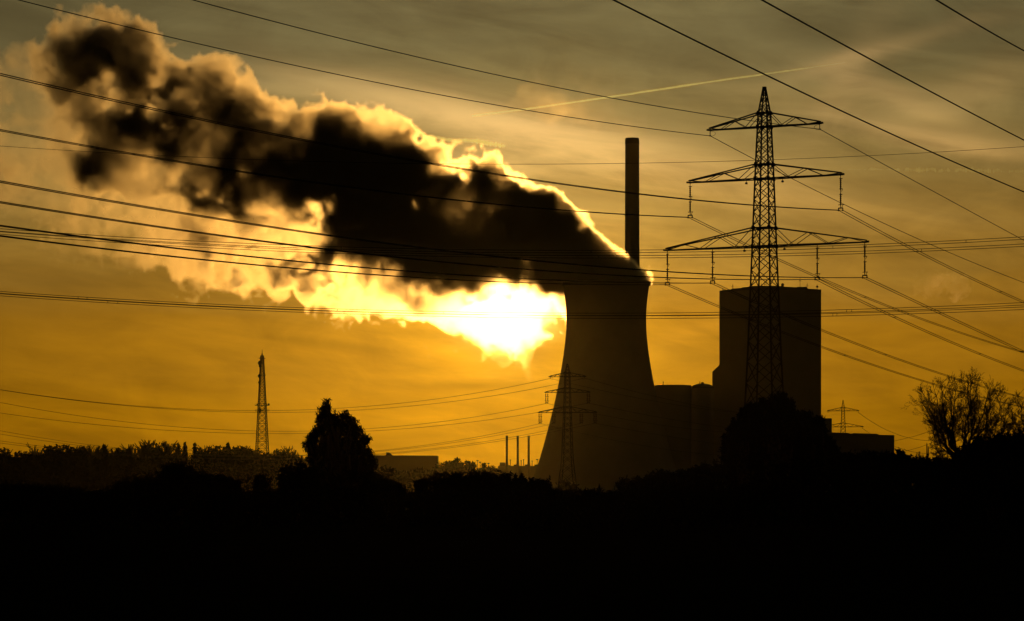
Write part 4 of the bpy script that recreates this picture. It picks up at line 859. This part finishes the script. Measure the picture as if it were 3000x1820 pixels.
thin = [(90, 260, 70), (20, 260, 60), (90, 370, 100), (30, 480, 95), (170, 520, 100), (210, 620, 80), (330, 640, 85), (470, 640, 90), (600, 700, 75), (720, 680, 95), (850, 690, 90), (900, 765, 62), (990, 740, 90), (780, 780, 60), (1020, 800, 66), (1120, 830, 68), (1130, 790, 75), (1240, 860, 75), (1350, 875, 80), (1340, 840, 75), (1440, 880, 85), (1500, 870, 85), (1480, 945, 55),
        (1420, 940, 46), (1560, 885, 65), (1600, 880, 70), (1640, 900, 55), (470, 330, 60), (1480, 1000, 34), (700, 800, 40), (540, 760, 40)]
blobs = [(x, y, r_*.97, dk*float(np.interp(x, [200, 700, 1000, 1300], [.44, .56, .82, 1.0])), .85) for x, y, r_ in core]+[(x, y, r_*.98, .2*.30, 1.2) for x, y, r_ in mid]+[(x, y, r_*(.74 if x < 1150 else .62), .2*(.30 if x < 1150 else .5), .85) for x, y, r_ in rim]+[(x, y, r_*.95, float(np.interp(x, [420, 620, 950, 1130, 1250], [.012, .070, .090, .045, .0135])), 1.45) for x, y, r_ in thin]
VOX = 1.15
D, shp = steam_density(lo, hi, VOX, blobs, SYv, 4, hard=2.8, mouth=(tcx, zat(828, TY), 127*TY/F), holes=[(1216, 600, 9, .85), (1210, 585, 6, .7), (1120, 650, 12, .75), (1145, 635, 10, .7), (1162, 615, 8, .65), (1050, 605, 11, .6), (1058, 625, 8, .6), (318, 222, 16, .5), (700, 500, 20, .4), (440, 320, 20, .6), (940, 545, 10, .5)])
steam = volmat('steam', .965, (1.0, 1.0, 1.0), 1.0)
volume_object('steam_plume', D, lo, hi, steam, 'huge billowing plume of steam drifting from the cooling tower rim', 'steam plume')['kind'] = 'stuff'
del D

# faint drifting steam above the chimney
Yw = 2250.0; kw = Yw/F
lo = ((1120-1500)*kw, Yw-30.0, zat(430, Yw)); hi = ((1900-1500)*kw, Yw+30.0, min(346.0, zat(90, Yw)))
wisp = [(1790, 300, 42), (1690, 240, 24), (1735, 245, 26), (1640, 290, 50), (1700, 300, 50), (1760, 350, 50), (1830, 365, 38), (1850, 345, 20), (1560, 260, 24), (1540, 300, 30), (1580, 340, 24), (1190, 150, 34), (1200, 125, 16), (1330, 200, 22), (1680, 360, 44)]
Dw, _ = steam_density(lo, hi, 2.0, [(x, y, r_*.8, .0010, 1.4) for x, y, r_ in wisp], Yw, 9, amp=1.0, hard=9.0)
volume_object('steam_wisp', Dw, lo, hi, volmat('thin_steam', .90), 'faint yellowish rags of old steam floating above and beside the chimney', 'steam')['kind'] = 'stuff'
Yw = 3265.0; kw = Yw/F
lo = ((1505-1500)*kw, Yw-12.0, zat(1368, Yw)); hi = ((1600-1500)*kw, Yw+12.0, zat(1315, Yw))
Dw, _ = steam_density(lo, hi, 1.2, [(1532, 1350, 9, .0028, 1.2), (1528, 1340, 8, .0024, 1.2), (1538, 1333, 7, .002, 1.2), (1522, 1347, 7, .0028, 1.2), (1545, 1355, 8, .0028, 1.2), (1560, 1357, 7, .0028, 1.2), (1535, 1360, 9, .0028, 1.2), (1570, 1361, 6, .002, 1.2)], Yw, 10, amp=.35, hard=3.0, zoom=.35)
volume_object('steam_puff', Dw, lo, hi, volmat('factory_steam', .955), 'small bright steam puff rising between the thin factory stacks', 'steam')['kind'] = 'stuff'
# small high cloud
Yw = 9800.0; kw = Yw/F
lo = ((2640-1500)*kw, Yw-60.0, zat(890, Yw)); hi = ((2860-1500)*kw, Yw+60.0, zat(785, Yw))
Dw, _ = steam_density(lo, hi, 2.6, [(2700, 838, 20, .0046, 1.3), (2730, 832, 24, .0046, 1.3), (2765, 832, 22, .0040, 1.3), (2795, 835, 15, .0030, 1.4), (2820, 828, 10, .0022, 1.4), (2750, 850, 16, .0030, 1.4), (2790, 822, 12, .0022, 1.4)], Yw, 12, amp=.8, hard=9.0, zoom=2.6)
volume_object('small_cloud', Dw, lo, hi, volmat('cloud', .75), 'small lone oval cloud between the falling wires', 'cloud')['kind'] = 'stuff'
# contrails: long ragged tubes of ice crystals far beyond the power station
def contrail(pts, label, den, seed, rag=.15, n=160, gaps=0.0):
    """pts: (px, py, radius px)"""
    rng = np.random.default_rng(seed); Yc = 10500.0; kc = Yc/F; P = np.array(pts, float); t = np.linspace(0, 1, len(P)); T = np.linspace(0, 1, n)
    x = (np.interp(T, t, P[:, 0])-1500)*kc; z = CZ+(HOR-np.interp(T, t, P[:, 1]))*kc; r_ = np.interp(T, t, P[:, 2])*kc
    m = 10; b = MB(); V = []; nz = spline(n, n//4+4) @ rng.normal(size=n//4+4); nz2 = spline(n, n//3+4) @ rng.normal(size=n//3+4)
    for i in range(n):
        f = max(.12, 1+rag*2*nz[i]+rag*rng.normal()) if 0 < i < n-1 else .05
        if gaps and nz2[i] < gaps-1: f = .12
        dz = rag*2.0*nz2[i]*r_[i]
        for j in range(m):
            a = 2*math.pi*j/m; q = r_[i]*f*(1+rag*rng.normal()*.6); V.append((x[i], Yc+math.cos(a)*q, z[i]+dz+math.sin(a)*q))
    b.add(V, [(i*m+j, i*m+(j+1) % m, (i+1)*m+(j+1) % m, (i+1)*m+j) for i in range(n-1) for j in range(m)]+[tuple(range(m-1, -1, -1)), tuple(range((n-1)*m, n*m))])
    o = b.build('contrail', volmat('ice_trail', .86, (.62, .92, 1.0), den)); tag(o, label, 'contrail', 'aircraft contrails', 'stuff'); return o
contrail([(1380, 340, 3.0), (1540, 320, 3.0), (1790, 284, 3.2), (2100, 237, 3.2), (2300, 209, 2.2), (2480, 183, .8)], 'long straight pale contrail rising past the top of the tall pylon', .07, 1, .05)
contrail([(1165, 391, 2), (1230, 398, 3.5), (1320, 408, 5), (1400, 416, 7), (1450, 424, 8), (1482, 428, 3)], 'short puffy contrail fragment above the steam', .05, 2, .17, 60)
contrail([(2480, 496, 1.5), (2600, 497, 3), (2700, 499, 4.5), (2800, 500, 5), (2900, 501, 5), (3030, 504, 6)], 'dotted crumbling contrail reaching the picture edge', .009, 3, .22, 260, .35)

# ------------------------------------------------------------------ haze
hz = MB(); hz.box(-7000, 7000, -500, 9000, -1, 350)
hm = volmat('haze_air', .93, (1, 1, .5), 0.38e-5)
tag(hz.build('haze', hm), 'thin golden morning haze in the air', 'haze', kind='stuff')
